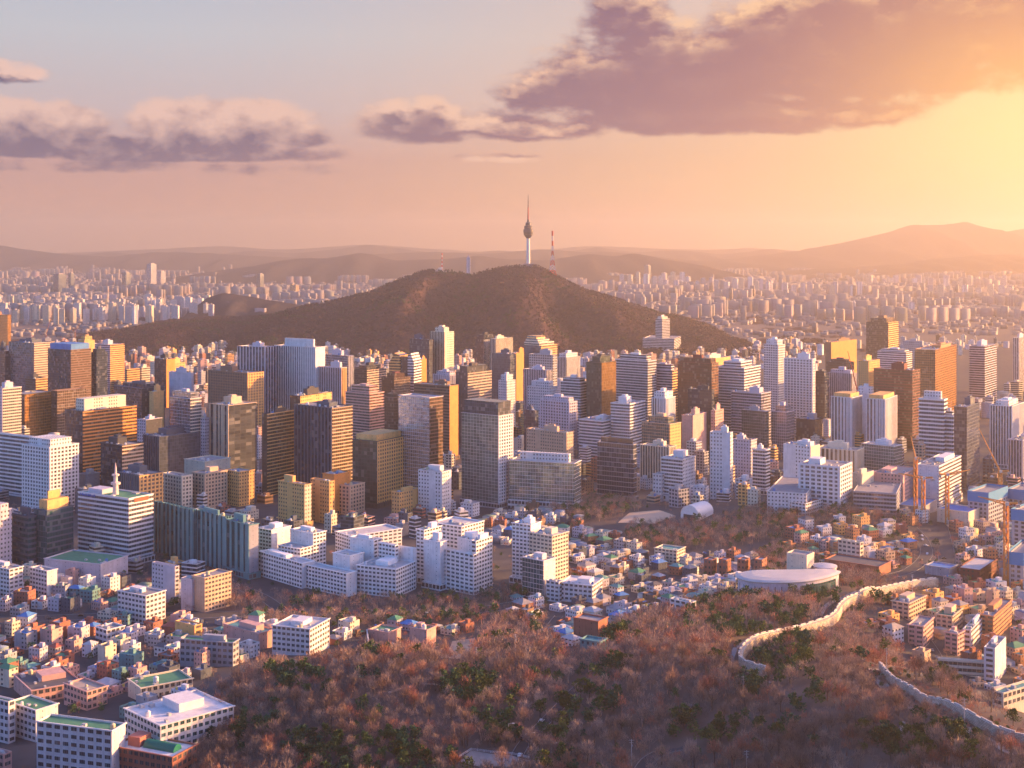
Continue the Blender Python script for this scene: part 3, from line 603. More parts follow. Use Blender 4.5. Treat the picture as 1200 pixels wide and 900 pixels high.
b(752, 785, 798, 497, 560, 'cp', 'tan', 'teal', 'tan block with green tiled roof and glowing blank right wall', wr='gold', roof='green', name='office_block', cat='building')  # sunlight on the tan right wall is put in as gold paint
b(750, 784, 792, 524, 575, 'f', 'cream', 'grey', 'beige flats of upright window strips below the green roof', name='apartment_block', cat='apartments')
o = b(700, 742, 746, 521, 588, 'L', 'grey', 'navy', 'black glass office cube with thin pale floor lines', fh=5.2, pent=False, roof='dark'); crown(o, 3, 5, 'black', 'c', 'navy')
o = b(597, 673, 681, 543, 596, 'c', 'white', 'mint', 'wide low green glass hall with a set-back white top floor', name='office_block', cat='building', pent=False, depth=30, th=20); crown(o, 9, 8, 'white', 'p')
b(775, 800, 815, 538, 588, 'bp', 'white', 'grey', 'white banded flats with blank right wall beside the trees', name='apartment_block', cat='apartments')
b(765, 775, 784, 556, 588, 'p', 'white', 'grey', 'small white block stuck to the left of the banded flats', name='office_block', cat='building')
b(832, 856, 859, 507, 585, 'p', 'white', 'grey', 'slender plain white tower standing alone among low offices', geo=False, th=25, name='apartment_block', cat='apartments')
b(858, 880, 887, 516, 570, 'p', 'lilac', 'grey', 'grey-lilac stepped block right of the slender white tower', name='office_block', cat='building')
b(882, 897, 902, 527, 580, 'b', 'white', 'navy', 'white and dark striped small office near the wooded slope', name='office_block', cat='building')
# right-hand quarter
b(895, 912, 920, 404, 492, 'g', 'white', 'grey', 'pale gridded tower with a notched top left of the white grid hotel')
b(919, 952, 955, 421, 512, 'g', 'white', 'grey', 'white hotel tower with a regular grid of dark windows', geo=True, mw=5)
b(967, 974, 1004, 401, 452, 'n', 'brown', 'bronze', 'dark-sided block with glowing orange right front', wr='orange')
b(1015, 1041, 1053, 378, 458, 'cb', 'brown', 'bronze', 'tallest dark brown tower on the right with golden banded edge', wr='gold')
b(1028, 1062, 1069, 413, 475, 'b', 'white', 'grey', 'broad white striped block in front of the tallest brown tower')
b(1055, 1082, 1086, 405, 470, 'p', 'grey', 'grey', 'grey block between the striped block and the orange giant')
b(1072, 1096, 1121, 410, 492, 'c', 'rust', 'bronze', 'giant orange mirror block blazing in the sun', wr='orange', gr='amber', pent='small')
b(1024, 1069, 1078, 434, 526, 'B', 'wine', 'bronze', 'massive dark red office block behind the twin rounded towers')
b(1136, 1154, 1168, 406, 480, 'B', 'lilac', 'grey', 'tall lilac flats standing alone on the right', name='apartment_tower', cat='apartments')
b(1187, 1194, 1206, 396, 460, 'f', 'lilac', 'grey', 'lilac tower cut by the right edge')
b(968, 995, 1001, 425, 475, 'b', 'dark', 'bronze', 'low dark brown block left of the red crane', name='office_block', cat='building')
b(953, 967, 972, 441, 510, 'c', 'slate', 'navy', 'narrow dark tower right of the white hotel')
b(970, 998, 1004, 438, 508, 'f', 'lilac', 'grey', 'lilac ribbed tower beside the red crane')
b(1006, 1018, 1031, 423, 480, 'p', 'gold', 'grey', 'gold topped rounded block right of the red crane')
b(1004, 1022, 1026, 461, 525, 'n', 'white', 'grey', 'blank white slab between the twin rounded towers')
o = b(974, 998, 1010, 466, 534, 'f', 'white', 'grey', 'left twin of the pale residential towers with golden cap', name='apartment_tower', cat='apartments', geo=True, pent=False, mw=4.5); crown(o, 3, 5, 'gold')
o = b(1015, 1037, 1051, 468, 536, 'f', 'white', 'grey', 'right twin of the pale residential towers with golden cap', name='apartment_tower', cat='apartments', geo=True, pent=False, mw=4.5); crown(o, 3, 5, 'gold')
o = b(1077, 1106, 1110, 468, 552, 'b', 'white', 'navy', 'white tower boldly striped with dark bands and a stepped top', fh=5, pent=False); crown(o, 5, 9, 'white', 'p')
b(1104, 1117, 1121, 487, 552, 'b', 'white', 'navy', 'lower striped wing attached to the bold striped tower', fh=5)
b(1118, 1133, 1148, 477, 578, 'c', 'slate', 'navy', 'dark blue glass tower right of the striped tower', gr='steel')
b(1160, 1186, 1200, 476, 550, 'f', 'white', 'navy', 'white ribbed office tower near the right edge', geo=True)
b(1181, 1198, 1215, 516, 565, 'f', 'lilac', 'grey', 'lower ribbed block in front of the white ribbed tower', name='office_block', cat='building')
b(933, 955, 964, 492, 530, 'c', 'black', 'navy', 'flat black glass box below the white hotel', name='office_block', cat='building')
b(904, 922, 931, 483, 535, 'c', 'lilac', 'steel', 'pale bluish glass block left of the flat black box', name='office_block', cat='building')
g2 = dict(name='office_block', cat='building', group='pale mid-rise blocks on the right')
b(918, 950, 961, 523, 584, 'pn', 'white', 'grey', 'blank white block with a lit yellow right wall', geo=False, wr='cream', **g2)
b(957, 1004, 1012, 528, 580, 'f', 'cream', 'bronze', 'cream hall with tall arched window strips', mw=5, **g2)
b(1010, 1048, 1057, 523, 578, 'c', 'white', 'mint', 'white framed block with a wide green glass front', **g2)
b(936, 984, 998, 547, 600, 'g', 'white', 'grey', 'white block with long rows of windows and sunny end wall', mw=6, **g2)
b(1024, 1058, 1075, 556, 596, 'p', 'pink', 'grey', 'pinkish low block with small arched windows', geo=False, **g2)
b(1074, 1100, 1126, 546, 598, 'nb', 'white', 'grey', 'tall-sided white block catching the sun near the cranes', **g2)
b(999, 1010, 1024, 555, 592, 'n', 'cream', 'grey', 'small cream block left of the pinkish low block', geo=False, **g2)
b(899, 945, 960, 578, 604, 'p', 'white', 'grey', 'long low white building with square windows above the woods', geo=False, th=20, **g2)
b(1000, 1050, 1062, 578, 606, 'b', 'grey', 'grey', 'long low grey building with window strips beside the road', th=20, **g2)
# left foreground offices
b(-40, 0, 14, 598, 672, 'p', 'lilac', 'grey', 'pale gridded block cut by the left edge beside the dark glass pair', geo=False)
b(8, 33, 42, 605, 668, 'b', 'slate', 'teal', 'dark teal glass block with gold strip on top left of the stepped one', wr='slate', fh=5)
o = b(40, 55, 86, 598, 668, 'cB', 'slate', 'teal', 'dark teal banded block crowned by golden stepped terraces', wr='slate', gr='teal', pent=False, fh=5); crown(o, 3, 8, 'gold'); crown(o, 8, 15, 'gold')
o = b(92, 151, 179, 584, 664, 'b', 'white', 'grey', 'big white lilac news office striped with dark windows and a rooftop mast', fh=4.1, roof='green', pent=False); NEWS = o
b(52, 118, 150, 661, 686, 'n', 'lilac', 'grey', 'low grey podium hall with blank wall before the news office', name='podium_hall', cat='building', roof='green', th=22)
gt = dict(name='office_block', cat='building', group='long teal glass row', roof='green')
b(181, 200, 204, 592, 652, 'f', 'teal', 'teal', 'farthest block of the long teal glass row', th=45, mw=6, **gt)
b(190, 226, 231, 598, 660, 'f', 'teal', 'teal', 'second block from the far end of the long teal glass row', th=45, mw=7, **gt)
b(226, 264, 271, 606, 669, 'f', 'teal', 'teal', 'second block from the near end of the long teal glass row', th=45, mw=7, **gt)
b(264, 292, 303, 615, 679, 'fn', 'teal', 'teal', 'nearest block of the long teal glass row with blank grey end', wr='grey', th=45, mw=8, **gt)
# white apartment complex
ga = dict(name='apartment_block', cat='apartments', group='white apartment complex', geo=True, roof='pale', fh=3.3)
b(301, 318, 341, 621, 668, 'wn', 'bright', 'grey', 'leftmost rear slab of the white apartment complex', **ga)
b(340, 367, 382, 625, 674, 'nw', 'bright', 'grey', 'rear slab with a blank flank behind the long left slab', **ga)
b(326, 352, 368, 643, 678, 'w', 'bright', 'grey', 'stubby stepped block between the two rear left slabs', **ga)
b(303, 354, 369, 660, 690, 'wn', 'bright', 'grey', 'long left front slab of the white complex above the dark trees', th=46, **ga)
b(358, 406, 418, 672, 700, 'wn', 'bright', 'grey', 'middle front slab of the white complex with a blank pink-lit end', th=40, **ga)
b(418, 464, 487, 667, 701, 'w', 'bright', 'grey', 'bent front slab of the white complex with sunlit right end', th=25, **ga)
b(393, 411, 471, 628, 670, 'w', 'bright', 'grey', 'long rear slab running back behind the middle slabs', th=52, **ga)
b(390, 410, 426, 651, 692, 'n', 'bright', 'grey', 'blank-walled stair block behind the middle front slab', **ga)
b(410, 438, 447, 633, 686, 'nw', 'bright', 'grey', 'tall blank-fronted block above the bent front slab', **ga)
b(444, 463, 467, 639, 690, 'w', 'bright', 'grey', 'balcony block right of the tall blank-fronted one', **ga)
b(464, 484, 488, 643, 690, 'n', 'bright', 'grey', 'plain block at the right end behind the bent slab', **ga)
b(488, 497, 517, 621, 684, 'w', 'bright', 'grey', 'left rear block of the third white group', **ga)
b(505, 541, 567, 617, 676, 'w', 'bright', 'grey', 'highest rear slab of the third white group', **ga)
b(497, 516, 524, 635, 692, 'n', 'bright', 'grey', 'blank block rising over the left of the third front slab', **ga)
b(536, 556, 575, 633, 690, 'n', 'bright', 'grey', 'blank block rising over the right of the third front slab', **ga)
b(497, 555, 559, 650, 698, 'w', 'bright', 'grey', 'broad front slab of the third white group', **ga)
b(552, 558, 577, 634, 697, 'w', 'bright', 'grey', 'tall narrow sunlit end block of the third white group', **ga)
b(600, 622, 634, 615, 686, 'wn', 'bright', 'grey', 'left half of the cream white apartment tower right of the complex', **ga)
b(620, 647, 666, 628, 692, 'w', 'cream', 'grey', 'right half of the cream white apartment tower with sunny end', **ga)
b(612, 637, 651, 657, 703, 'cn', 'white', 'teal', 'dark teal glass front office before the cream white apartment tower', name='office_block', cat='building')
gm = dict(name='low_building', cat='building', group='low white public buildings', geo=True, fh=3.4)
b(640, 655, 660, 682, 706, 'w', 'white', 'grey', 'small white annex right of the teal glass office', **gm)
b(656, 694, 706, 686, 707, 'w', 'white', 'grey', 'long white two-storey building with a bright roof right of the annex', roof='white', th=22, **gm)
b(767, 793, 803, 645, 661, 'w', 'cream', 'grey', 'cream school wing among the low houses right of centre', roof='teal', **gm)
b(785, 810, 816, 706, 722, 'w', 'white', 'grey', 'white house with a pale teal roof at the edge of the bare wood', roof='teal', **gm)
b(920, 944, 976, 590, 606, 'w', 'white', 'grey', 'white villa with a dark red roof on the wooded slope', roof='red', **gm)
b(982, 1008, 1012, 636, 661, 'w', 'cream', 'grey', 'cream block with a green flat roof above the brick houses', roof='green', **gm)
# left foreground blocks of flats and schools
gl_ = dict(name='apartment_block', cat='apartments', group='scattered blocks of flats on the left', geo=True, fh=3.4)
b(-20, 11, 27, 667, 706, 'w', 'white', 'grey', 'white flats cut by the left edge below the pale podium', **gl_)
b(35, 55, 67, 669, 704, 'wn', 'white', 'grey', 'white flats with a wedge top left of the grey podium', **gl_)
b(71, 80, 85, 677, 694, 'n', 'lilac', 'grey', 'tiny plain lilac tower in front of the podium', **gl_)
b(178, 205, 210, 664, 709, 'pw', 'lilac', 'grey', 'grey-lilac slab left of the window-grid hotel', **gl_)
b(225, 240, 271, 677, 718, 'nw', 'tan', 'grey', 'tan hotel with a golden grid of square windows', mw=3.2, **gl_)
b(212, 225, 232, 679, 716, 'n', 'lilac', 'grey', 'lilac slab leaning on the window-grid hotel', **gl_)
b(138, 171, 194, 698, 732, 'w', 'white', 'grey', 'white flats with a wedge-shaped rooftop screen and sunny right front', **gl_)
b(205, 228, 237, 733, 757, 'nw', 'gold', 'bronze', 'orange lit small block of flats above the green-roofed school', **gl_)
b(112, 125, 146, 738, 757, 'w', 'white', 'grey', 'low white church hall with a pale gable', **gl_)
gs = dict(name='school_building', cat='school', group='school buildings in the foreground', geo=True)
b(211, 273, 280, 753, 781, 'w', 'grey', 'grey', 'long dark school wing with a bright green roof below the tan hotel', roof='green', th=14, fh=4, **gs)
b(262, 303, 322, 742, 762, 'n', 'pink', 'grey', 'pale pink school wing with a light green roof behind the long dark one', roof='teal', th=40, **gs)
b(319, 363, 386, 737, 768, 'w', 'white', 'grey', 'white four-storey school with a yellow strip before the bare hill', roof='pale', th=20, fh=4, **gs)
b(432, 455, 470, 741, 756, 'n', 'pink', 'grey', 'low hall with a light green roof on the ledge behind the bare hill', roof='green', th=30, **gs)
b(480, 500, 511, 738, 757, 'n', 'pink', 'grey', 'gabled hall with a bright green sloping roof on the ledge', roof='green', th=30, **gs)
b(16, 37, 96, 809, 826, 'nw', 'pink', 'grey', 'pink school wing with open flat roof at lower left', roof='dark', th=55, fh=4, **gs)
b(75, 102, 126, 810, 833, 'w', 'pink', 'grey', 'pink box-shaped school block right of the long pink wing', roof='tan', th=40, fh=4.5, **gs)
b(150, 165, 226, 806, 823, 'nw', 'cream', 'grey', 'cream school wing with green flat roof beside the bare wood', roof='green', th=55, fh=4.5, **gs)
b(-30, 10, 18, 822, 872, 'w', 'white', 'grey', 'white school block cut by the left edge with dark green roof', roof='green', th=30, fh=4, **gs)
b(10, 42, 68, 832, 870, 'wn', 'white', 'grey', 'middle white school block with dark green roof', roof='green', th=36, fh=4, **gs)
b(43, 131, 147, 856, 912, 'wn', 'white', 'grey', 'nearest white school block with upright grey pilasters and dark green roof', roof='green', th=18, fh=4.2, mw=5.2, **gs)
b(146, 188, 274, 850, 893, 'w', 'white', 'teal', 'large white L-shaped school with bright white roofs at lower left', roof='white', th=46, fh=4.2, **gs)
BRK = b(131, 202, 231, 887, 915, 'w', 'brick', 'grey', 'brick building with a green vaulted rooftop at the bottom edge', roof='white', th=24, fh=4.2, name='brick_building', cat='building', group='school buildings in the foreground', geo=True, pent=False)
b(-30, 4, 14, 884, 910, 'w', 'pink', 'grey', 'corner of a pink building at the bottom left edge', th=30, **gs)
# right foreground
gr_ = dict(name='apartment_block', cat='apartments', group='brick flats beside the old wall', geo=True, fh=3.2)
b(1045, 1065, 1085, 707, 727, 'w', 'tan', 'grey', 'tan flats with five storeys just right of the wall bend', th=40, **gr_)
b(1064, 1082, 1094, 734, 761, 'w', 'pink', 'grey', 'pink brick flats beside the steep lane', **gr_)
b(1097, 1116, 1128, 722, 748, 'w', 'tan', 'grey', 'tan flats with a green roof terrace left of the white flats', roof='green', **gr_)
b(1107, 1122, 1130, 743, 769, 'w', 'pink', 'grey', 'salmon flats stepping down the lane before the tan flats', **gr_)
b(1128, 1138, 1156, 738, 762, 'w', 'white', 'grey', 'white flats with a green rooftop rail on the lane', roof='green', **gr_)
b(1148, 1164, 1186, 722, 752, 'w', 'rust', 'grey', 'rust brown flats glowing at the right of the white flats', **gr_)
b(1153, 1166, 1179, 760, 803, 'wn', 'white', 'grey', 'pale stair tower of the banded school by the wall', **gr_)
b(1100, 1156, 1160, 775, 796, 'b', 'cream', 'grey', 'long cream school with banded balconies below the brick flats', roof='dark', th=14, fh=3.6, name='school_building', cat='school', geo=True)
b(1163, 1176, 1240, 812, 830, 'w', 'cream', 'grey', 'yellow-lit school hall with a dark green roof at the right edge', roof='teal', th=55, fh=4, name='school_building', cat='school', geo=True)
# ------------------------------------------------------------------ landmarks on the hill
def on_hill(px, Y):
    X = (px - 600) / F * Y; return X, Y, max(hill_top(X, Y), T(X, Y))
x, y, z = on_hill(619, 4570); K = 4570 / F
t_ = empty('tower', (x, y, z - 1)); tag(t_, 'tall observation tower with a dark pod and needle mast on the hilltop', 'tower')
zt = lambda py: CH + (HY - py) / F * 4570 - z + 1
m_ = MB(); m_.lathe([(9, -12), (9, 4), (6.4, 5), (5.8, 40), (5.2, zt(280)), (6, zt(279))], 20); m_.obj('shaft', paint((.62, .58, .56), .6, .1, .05), t_)
m_ = MB(); m_.lathe([(5.3, zt(279.5)), (11, zt(277)), (14.5, zt(275)), (16, zt(272)), (16, zt(269)), (13, zt(268.2)), (13.4, zt(265)), (9, zt(264.2)), (8.6, zt(261)), (4, zt(260)), (3.2, zt(257))], 24); pod = m_.obj('observation_pod', paint((.035, .038, .055), .4, .2, .2), t_)
for py, rr in ((275, 15), (270.5, 16.6), (266.5, 13.8)):
    m_ = MB(); m_.lathe([(rr - 1, zt(py) - .7), (rr, zt(py) - .6), (rr, zt(py) + .6), (rr - 1, zt(py) + .7)], 24); m_.obj('deck_ring', paint((.11, .09, .11), .5), pod)
m_ = MB(); m_.lathe([(3.4, zt(258)), (2.6, zt(250)), (2.2, zt(243))], 10); m_.obj('mast_base', paint((.42, .10, .08), .6), t_)
m_ = MB(); m_.lathe([(1.9, zt(243)), (1.5, zt(236)), (.7, zt(229)), (.1, zt(227))], 8); m_.obj('mast', paint((.12, .08, .09), .6), t_)
m_ = MB(); m_.box(-16, -14, -14, 18, 10, 7); m_.box(-28, -8, -16, -16.1, 8, 3); m_.obj('base_building', paint((.3, .25, .24), .8), t_)
def lattice(name, px, top, base, Y, wbot, wtop, label, cat, cols=((.66, .08, .05), (.72, .55, .5))):
    x, y, z = on_hill(px, Y); h = CH + (HY - top) / F * Y - z; r = empty(name, (x, y, z - 2)); tag(r, label, cat); n = 9
    hh = [h * (1 - (1 - i / n) ** 1.0) for i in range(n + 1)]; wd = [wbot + (wtop - wbot) * min(1, (i / n) * 1.7) ** .6 for i in range(n + 1)]
    for i in range(n):
        m_ = MB(); a, b2 = wd[i] / 2, wd[i + 1] / 2; z0, z1 = hh[i] + 0, hh[i + 1]; q = max(.8, wbot * .055)
        A = [(-a, -a, z0), (a, -a, z0), (a, a, z0), (-a, a, z0)]; B = [(-b2, -b2, z1), (b2, -b2, z1), (b2, b2, z1), (-b2, b2, z1)]
        for j in range(4):
            k = (j + 1) % 4; m_.bar(A[j], B[j], q, q, 4); m_.bar(A[j], B[k], q * .6, q * .6, 4); m_.bar(A[k], B[j], q * .6, q * .6, 4); m_.bar(B[j], B[k], q * .7, q * .7, 4)
        m_.obj('mast_section', paint(cols[i % 2], .6), r)
    return r
lattice('radio_mast', 647.5, 270, 320, 4540, 26, 3.2, 'red and white lattice radio mast just right of the hilltop tower', 'mast')
r_ = lattice('radio_mast', 518, 296, 317, 4570, 8, 1.5, 'small lattice mast on the flat left summit of the hill', 'mast')
def simple(name, label, cat, loc, rz=0, **k):
    r = empty(name, loc, rz); tag(r, label, cat, **k); return r
x, y, z = on_hill(516, 4560); r_ = simple('radio_station', 'low pale station building under the small mast on the left summit', 'building', (x, y, z - 2))
m_ = MB(); m_.box(-16, -8, -4, 10, 8, 8); m_.obj('wall', paint((.6, .5, .44)), r_); m_ = MB(); m_.box(-6, -5, 8.01, 6, 5, 15); m_.obj('upper_storey', paint((.66, .58, .5)), r_); m_ = MB(); m_.box(10.02, -7, -4, 24, 7, 3); m_.obj('annex', paint((.6, .5, .44)), r_)
x, y, z = 549 - 600, 0, 0; X2, Y2 = -51 / F * 5050, 5050
r_ = simple('tower_block', 'lone pale tower with slanted top seen over the hill saddle', 'tower', (X2, Y2, 0))
m_ = MB(); m_.prism([(-7, 0), (7, 0), (7, 14), (-7, 14)], 0, CH + (HY - 302) / F * Y2); m_.obj('wall', facade('lilac', 'grey', 4, 3, .5, .5), r_); m_ = MB(); m_.prism([(-5, 2), (5, 2), (5, 12), (-5, 12)], CH + (HY - 302) / F * Y2 + .02, CH + (HY - 299) / F * Y2, scale_top=.4); m_.obj('roof', paint((.5, .42, .42)), r_)
# white hotel on the flank of the hill
h_ = hill_at(776, 409); Yh = h_.y
Zh = h_.z; bpos = lambda xl, xc, xr, yt: None
def hillbld(xl, xc, xr, yt, kinds, wl, gl, label, th, Y, zb, **k):
    X = (xc - 600) / F * Y; t = math.radians(th); c_, s_ = math.cos(t), math.sin(t); k0, k1 = (xl - 600) / F, (xr - 600) / F
    return bld(0, 0, 0, 0, 0, kinds, wl, gl, label, pos=(X, Y, zb, t, (X - k0 * Y) / (c_ + k0 * s_), (k1 * Y - X) / (s_ - k1 * c_), CH + (HY - yt) / F * Y - zb), geo=False, **k)
o = hillbld(768, 776, 785, 374, 'B', 'white', 'grey', 'white polygonal hotel tower standing on the flank of the hill', 45, Yh, Zh - 4, pent=False, name='hotel', cat='hotel', group='hotel on the hill flank'); crown(o, 4, 6, 'cream'); crown(o, 10, 10, 'white')
hillbld(753, 790, 798, 397, 'B', 'white', 'grey', 'low white hotel wing spread below the hotel tower on the hill flank', 16, Yh - 26, Zh - 16, pent=False, name='hotel_wing', cat='hotel', group='hotel on the hill flank')
# rooftop mast of the news office
l, r, h = NEWS['dims']; m_ = MB(); m_.lathe([(2.8, h - 1), (2.4, h + 8), (4.4, h + 8.1), (4.4, h + 10), (2, h + 10.1), (1.8, h + 16), (3.4, h + 16.1), (3.4, h + 17.5), (1.2, h + 17.6), (.9, h + 23), (.15, h + 28)], 10, (-l * .45, r * .4)); m_.obj('roof_mast', paint((.66, .5, .46), .6), NEWS)
m_ = MB(); m_.box(-l * .9, r * .2, h - 1.12, -l * .62, r * .7, h + 3); m_.obj('penthouse', paint(COL['lilac']), NEWS)
for i in range(8): m_ = MB(); a = -l * .96 + i * 2.6; m_.box(a, -.72, h - 3.0, a + (1.3, 1.9, 1.6)[i % 3], -.5, h - 1.0 - (.5 if i % 4 == 2 else 0)); m_.obj('sign_letter', paint((.03, .10, .42), .5), NEWS)
m_ = MB(); m_.box(.5, r * .2, h - 4.6, .72, r * .8, h - 1.0); m_.obj('sign_panel', paint((.22, .07, .04), .5), NEWS)
# vault on the brick building
l, r, h = BRK['dims']; m_ = MB(); n = 10; rr = 3.6
for i in range(n):
    a0, a1 = math.pi * i / n, math.pi * (i + 1) / n; P = lambda a, xx: (xx, r * .5 - rr * math.cos(a), h - 1.05 + rr * math.sin(a))
    m_.face([P(a0, -l * .62), P(a0, -l * .12), P(a1, -l * .12), P(a1, -l * .62)])
m_.face([P(math.pi * i / n, -l * .12) for i in range(n + 1)]); m_.face([P(math.pi * i / n, -l * .62) for i in range(n, -1, -1)]); m_.obj('roof_vault', paint((.015, .16, .10), .35), BRK)
m_ = MB(); m_.box(-l * .86, r * .3, h - 1.08, -l * .66, r * .75, h + 4); m_.obj('stair_hut', paint((.42, .16, .12)), BRK)
# arch-topped tower
X, Y, Z = at(474, 500); r_ = simple('office_tower', 'arch-topped golden tower split by a dark glass wedge', 'tower', (X, Y, Z), -R(20), group='office towers of the city centre'); H = CH + (HY - 414) / F * Y - Z; s = Y / F
def arch(xa, xb, d, za, zb, zc):
    m_ = MB(); pts = [(xa, 0)]; 
    prof = [(xa, 0), (xb, 0), (xb, zb), ((xa + xb) / 2, zc), (xa, za)]
    m_.face([(p[0], 0, p[1]) for p in prof], [(p[0], p[1]) for p in prof]); m_.face([(p[0], d, p[1]) for p in reversed(prof)], [(p[0], p[1]) for p in reversed(prof)])
    for i in range(5):
        a, b2 = prof[i], prof[(i + 1) % 5]; m_.face([(a[0], 0, a[1]), (a[0], d, a[1]), (b2[0], d, b2[1]), (b2[0], 0, b2[1])], [(0, a[1]), (d, a[1]), (d, b2[1]), (0, b2[1])])
    return m_
arch(-20 * s, -6 * s, 30, H * .86, H * .97, H).obj('wing', facade('gold', 'bronze', 4.4, 3, 1.1, .5), r_); arch(4 * s, 12 * s, 30, H * .97, H * .88, H).obj('wing', facade('white', 'grey', 4.4, 3, 1.1, .5), r_)
m_ = MB(); m_.prism([(-5.98 * s, 3), (3.98 * s, 3), (3.98 * s, 28), (-5.98 * s, 28)], 0, H * .95); m_.obj('glass_wedge', facade('dark', 'navy', 4, 3, .93, .9), r_); FOOT.append((X - 10, Y + 15, R(20), 35, 18))
# ------------------------------------------------------------------ old city wall and the paths on the ridge
def resample(pts, step):
    out = [pts[0]]; 
    for a, c2 in zip(pts, pts[1:]):
        n = max(1, int(math.hypot(c2[0] - a[0], c2[1] - a[1]) / step))
        out += [(a[0] + (c2[0] - a[0]) * i / n, a[1] + (c2[1] - a[1]) * i / n) for i in range(1, n + 1)]
    return out
def smooth(pts, k=2):
    for _ in range(k):
        q = [pts[0]]
        for a, c2 in zip(pts, pts[1:]): q += [(a[0] * .75 + c2[0] * .25, a[1] * .75 + c2[1] * .25), (a[0] * .25 + c2[0] * .75, a[1] * .25 + c2[1] * .75)]
        pts = q + [pts[-1]]
    return pts
def offs(P, w):
    o = []
    for i, p in enumerate(P):
        a, c2 = P[max(0, i - 1)], P[min(len(P) - 1, i + 1)]; dx_, dy_ = c2[0] - a[0], c2[1] - a[1]; L = math.hypot(dx_, dy_) or 1
        o.append((p[0] - dy_ / L * w, p[1] + dx_ / L * w))
    return o
def strip(name, pts, w, mat, lift=.25, kind='structure', edge=None):
    P = resample(smooth([at(*p)[:2] for p in pts]), 4); A, B = offs(P, w / 2), offs(P, -w / 2); m_ = MB()
    for i in range(len(P) - 1):
        za, zb = T(*P[i]) + lift, T(*P[i + 1]) + lift
        m_.face([(*B[i], za), (*B[i + 1], zb), (*A[i + 1], zb), (*A[i], za)])
        m_.face([(*B[i], za - 1.5), (*B[i + 1], zb - 1.5), (*B[i + 1], zb), (*B[i], za)]); m_.face([(*A[i + 1], zb - 1.5), (*A[i], za - 1.5), (*A[i], za), (*A[i + 1], zb)])
    o = m_.obj(name, mat)
    if kind: tag(o, kind=kind)
    return o, P
LANES = []
def stone(base):
    m, t, bs = new_mat('stone'); uv = t.n('ShaderNodeUVMap').outputs[0]; br = t.n('ShaderNodeTexBrick'); t.put(br.inputs['Vector'], uv); br.inputs['Scale'].default_value = 1
    br.inputs['Brick Width'].default_value = 1.6; br.inputs['Row Height'].default_value = .7; br.inputs['Mortar Size'].default_value = .06
    br.inputs['Color1'].default_value = (*base, 1); br.inputs['Color2'].default_value = (*[q * .68 for q in base], 1); br.inputs['Mortar'].default_value = (.12, .09, .07, 1)
    n = t.noise(t.n('ShaderNodeTexCoord').outputs['Object'], .25, 5).outputs[0]
    t.put(bs.inputs['Base Color'], t.mix(1.0, br.outputs['Color'], t.m('ADD', t.m('MULTIPLY', n, .8), .55), 'MULTIPLY')); bs.inputs['Roughness'].default_value = .9; return m
STONE = stone((.66, .56, .45)); STONE2 = stone((.72, .67, .62))
def citywall(pts, h, th, label):
    P = resample(smooth([at(*p)[:2] for p in pts], 2), 1.6); LANES.append((P, th + (11 if h > 5 else 22))); A, B = offs(P, th / 2), offs(P, -th / 2); r_ = simple('city_wall', label, 'stone wall', (*P[0], T(*P[0])), group='old city wall'); ox, oy, oz = *P[0], T(*P[0])
    z = np.array([T(*p) for p in P]); k = 7; zs = np.convolve(np.pad(z, k, mode='edge'), np.ones(2 * k + 1) / (2 * k + 1), 'valid'); m_, q = MB(), MB(); u = 0
    L = lambda p, zz: (p[0] - ox, p[1] - oy, zz - oz)
    A2, B2 = offs(P, -th / 2 + .7), None
    for i in range(len(P) - 1):
        d = math.hypot(P[i + 1][0] - P[i][0], P[i + 1][1] - P[i][1]); z0, z1, t0, t1 = z[i] - 2, z[i + 1] - 2, zs[i] + h, zs[i + 1] + h
        m_.face([L(B[i], z0), L(B[i + 1], z1), L(B[i + 1], t1), L(B[i], t0)], [(u, z0), (u + d, z1), (u + d, t1), (u, t0)]); m_.face([L(A[i + 1], z1), L(A[i], z0), L(A[i], t0), L(A[i + 1], t1)], [(u + d, z1), (u, z0), (u, t0), (u + d, t1)])
        m_.face([L(B[i], t0), L(B[i + 1], t1), L(A[i + 1], t1), L(A[i], t0)], [(u, 0), (u + d, 0), (u + d, th), (u, th)])
        hi = 1.3 if (i // 2) % 3 else .55                      # merlons and gaps of the parapet
        q.face([L(B[i], t0 + .01), L(B[i + 1], t1 + .01), L(B[i + 1], t1 + hi), L(B[i], t0 + hi)], [(u, 0), (u + d, 0), (u + d, hi), (u, hi)]); q.face([L(A2[i + 1], t1 + .01), L(A2[i], t0 + .01), L(A2[i], t0 + hi), L(A2[i + 1], t1 + hi)], [(u + d, 0), (u, 0), (u, hi), (u + d, hi)])
        q.face([L(B[i], t0 + hi), L(B[i + 1], t1 + hi), L(A2[i + 1], t1 + hi), L(A2[i], t0 + hi)]); q.face([L(B[i], t0), L(A2[i], t0), L(A2[i], t0 + hi), L(B[i], t0 + hi)]); q.face([L(A2[i + 1], t1), L(B[i + 1], t1), L(B[i + 1], t1 + hi), L(A2[i + 1], t1 + hi)]); u += d
    m_.obj('masonry', STONE, r_); q.obj('parapet', STONE2, r_)
WALL1 = [(1098, 687), (1062, 692), (1030, 698), (1003, 706), (986, 716), (979, 732), (950, 742), (905, 752), (884, 758), (871, 769), (866, 783), (881, 790), (901, 795)]
WALL2 = [(1032, 786), (1042, 799), (1070, 816), (1108, 832), (1148, 853), (1182, 869), (1205, 874), (1250, 884)]
citywall(WALL1, 6.2, 2.6, 'long sunlit stone city wall winding down the wooded ridge'); citywall(WALL2, 4.6, 2.4, 'low pale stretch of city wall beside the path at lower right')
PATHM = paint((.42, .33, .27), .95, .25, .15); ASPH = paint((.06, .058, .062), .9, .3, .2); CONC = paint((.26, .25, .25), .9, .25, .2)
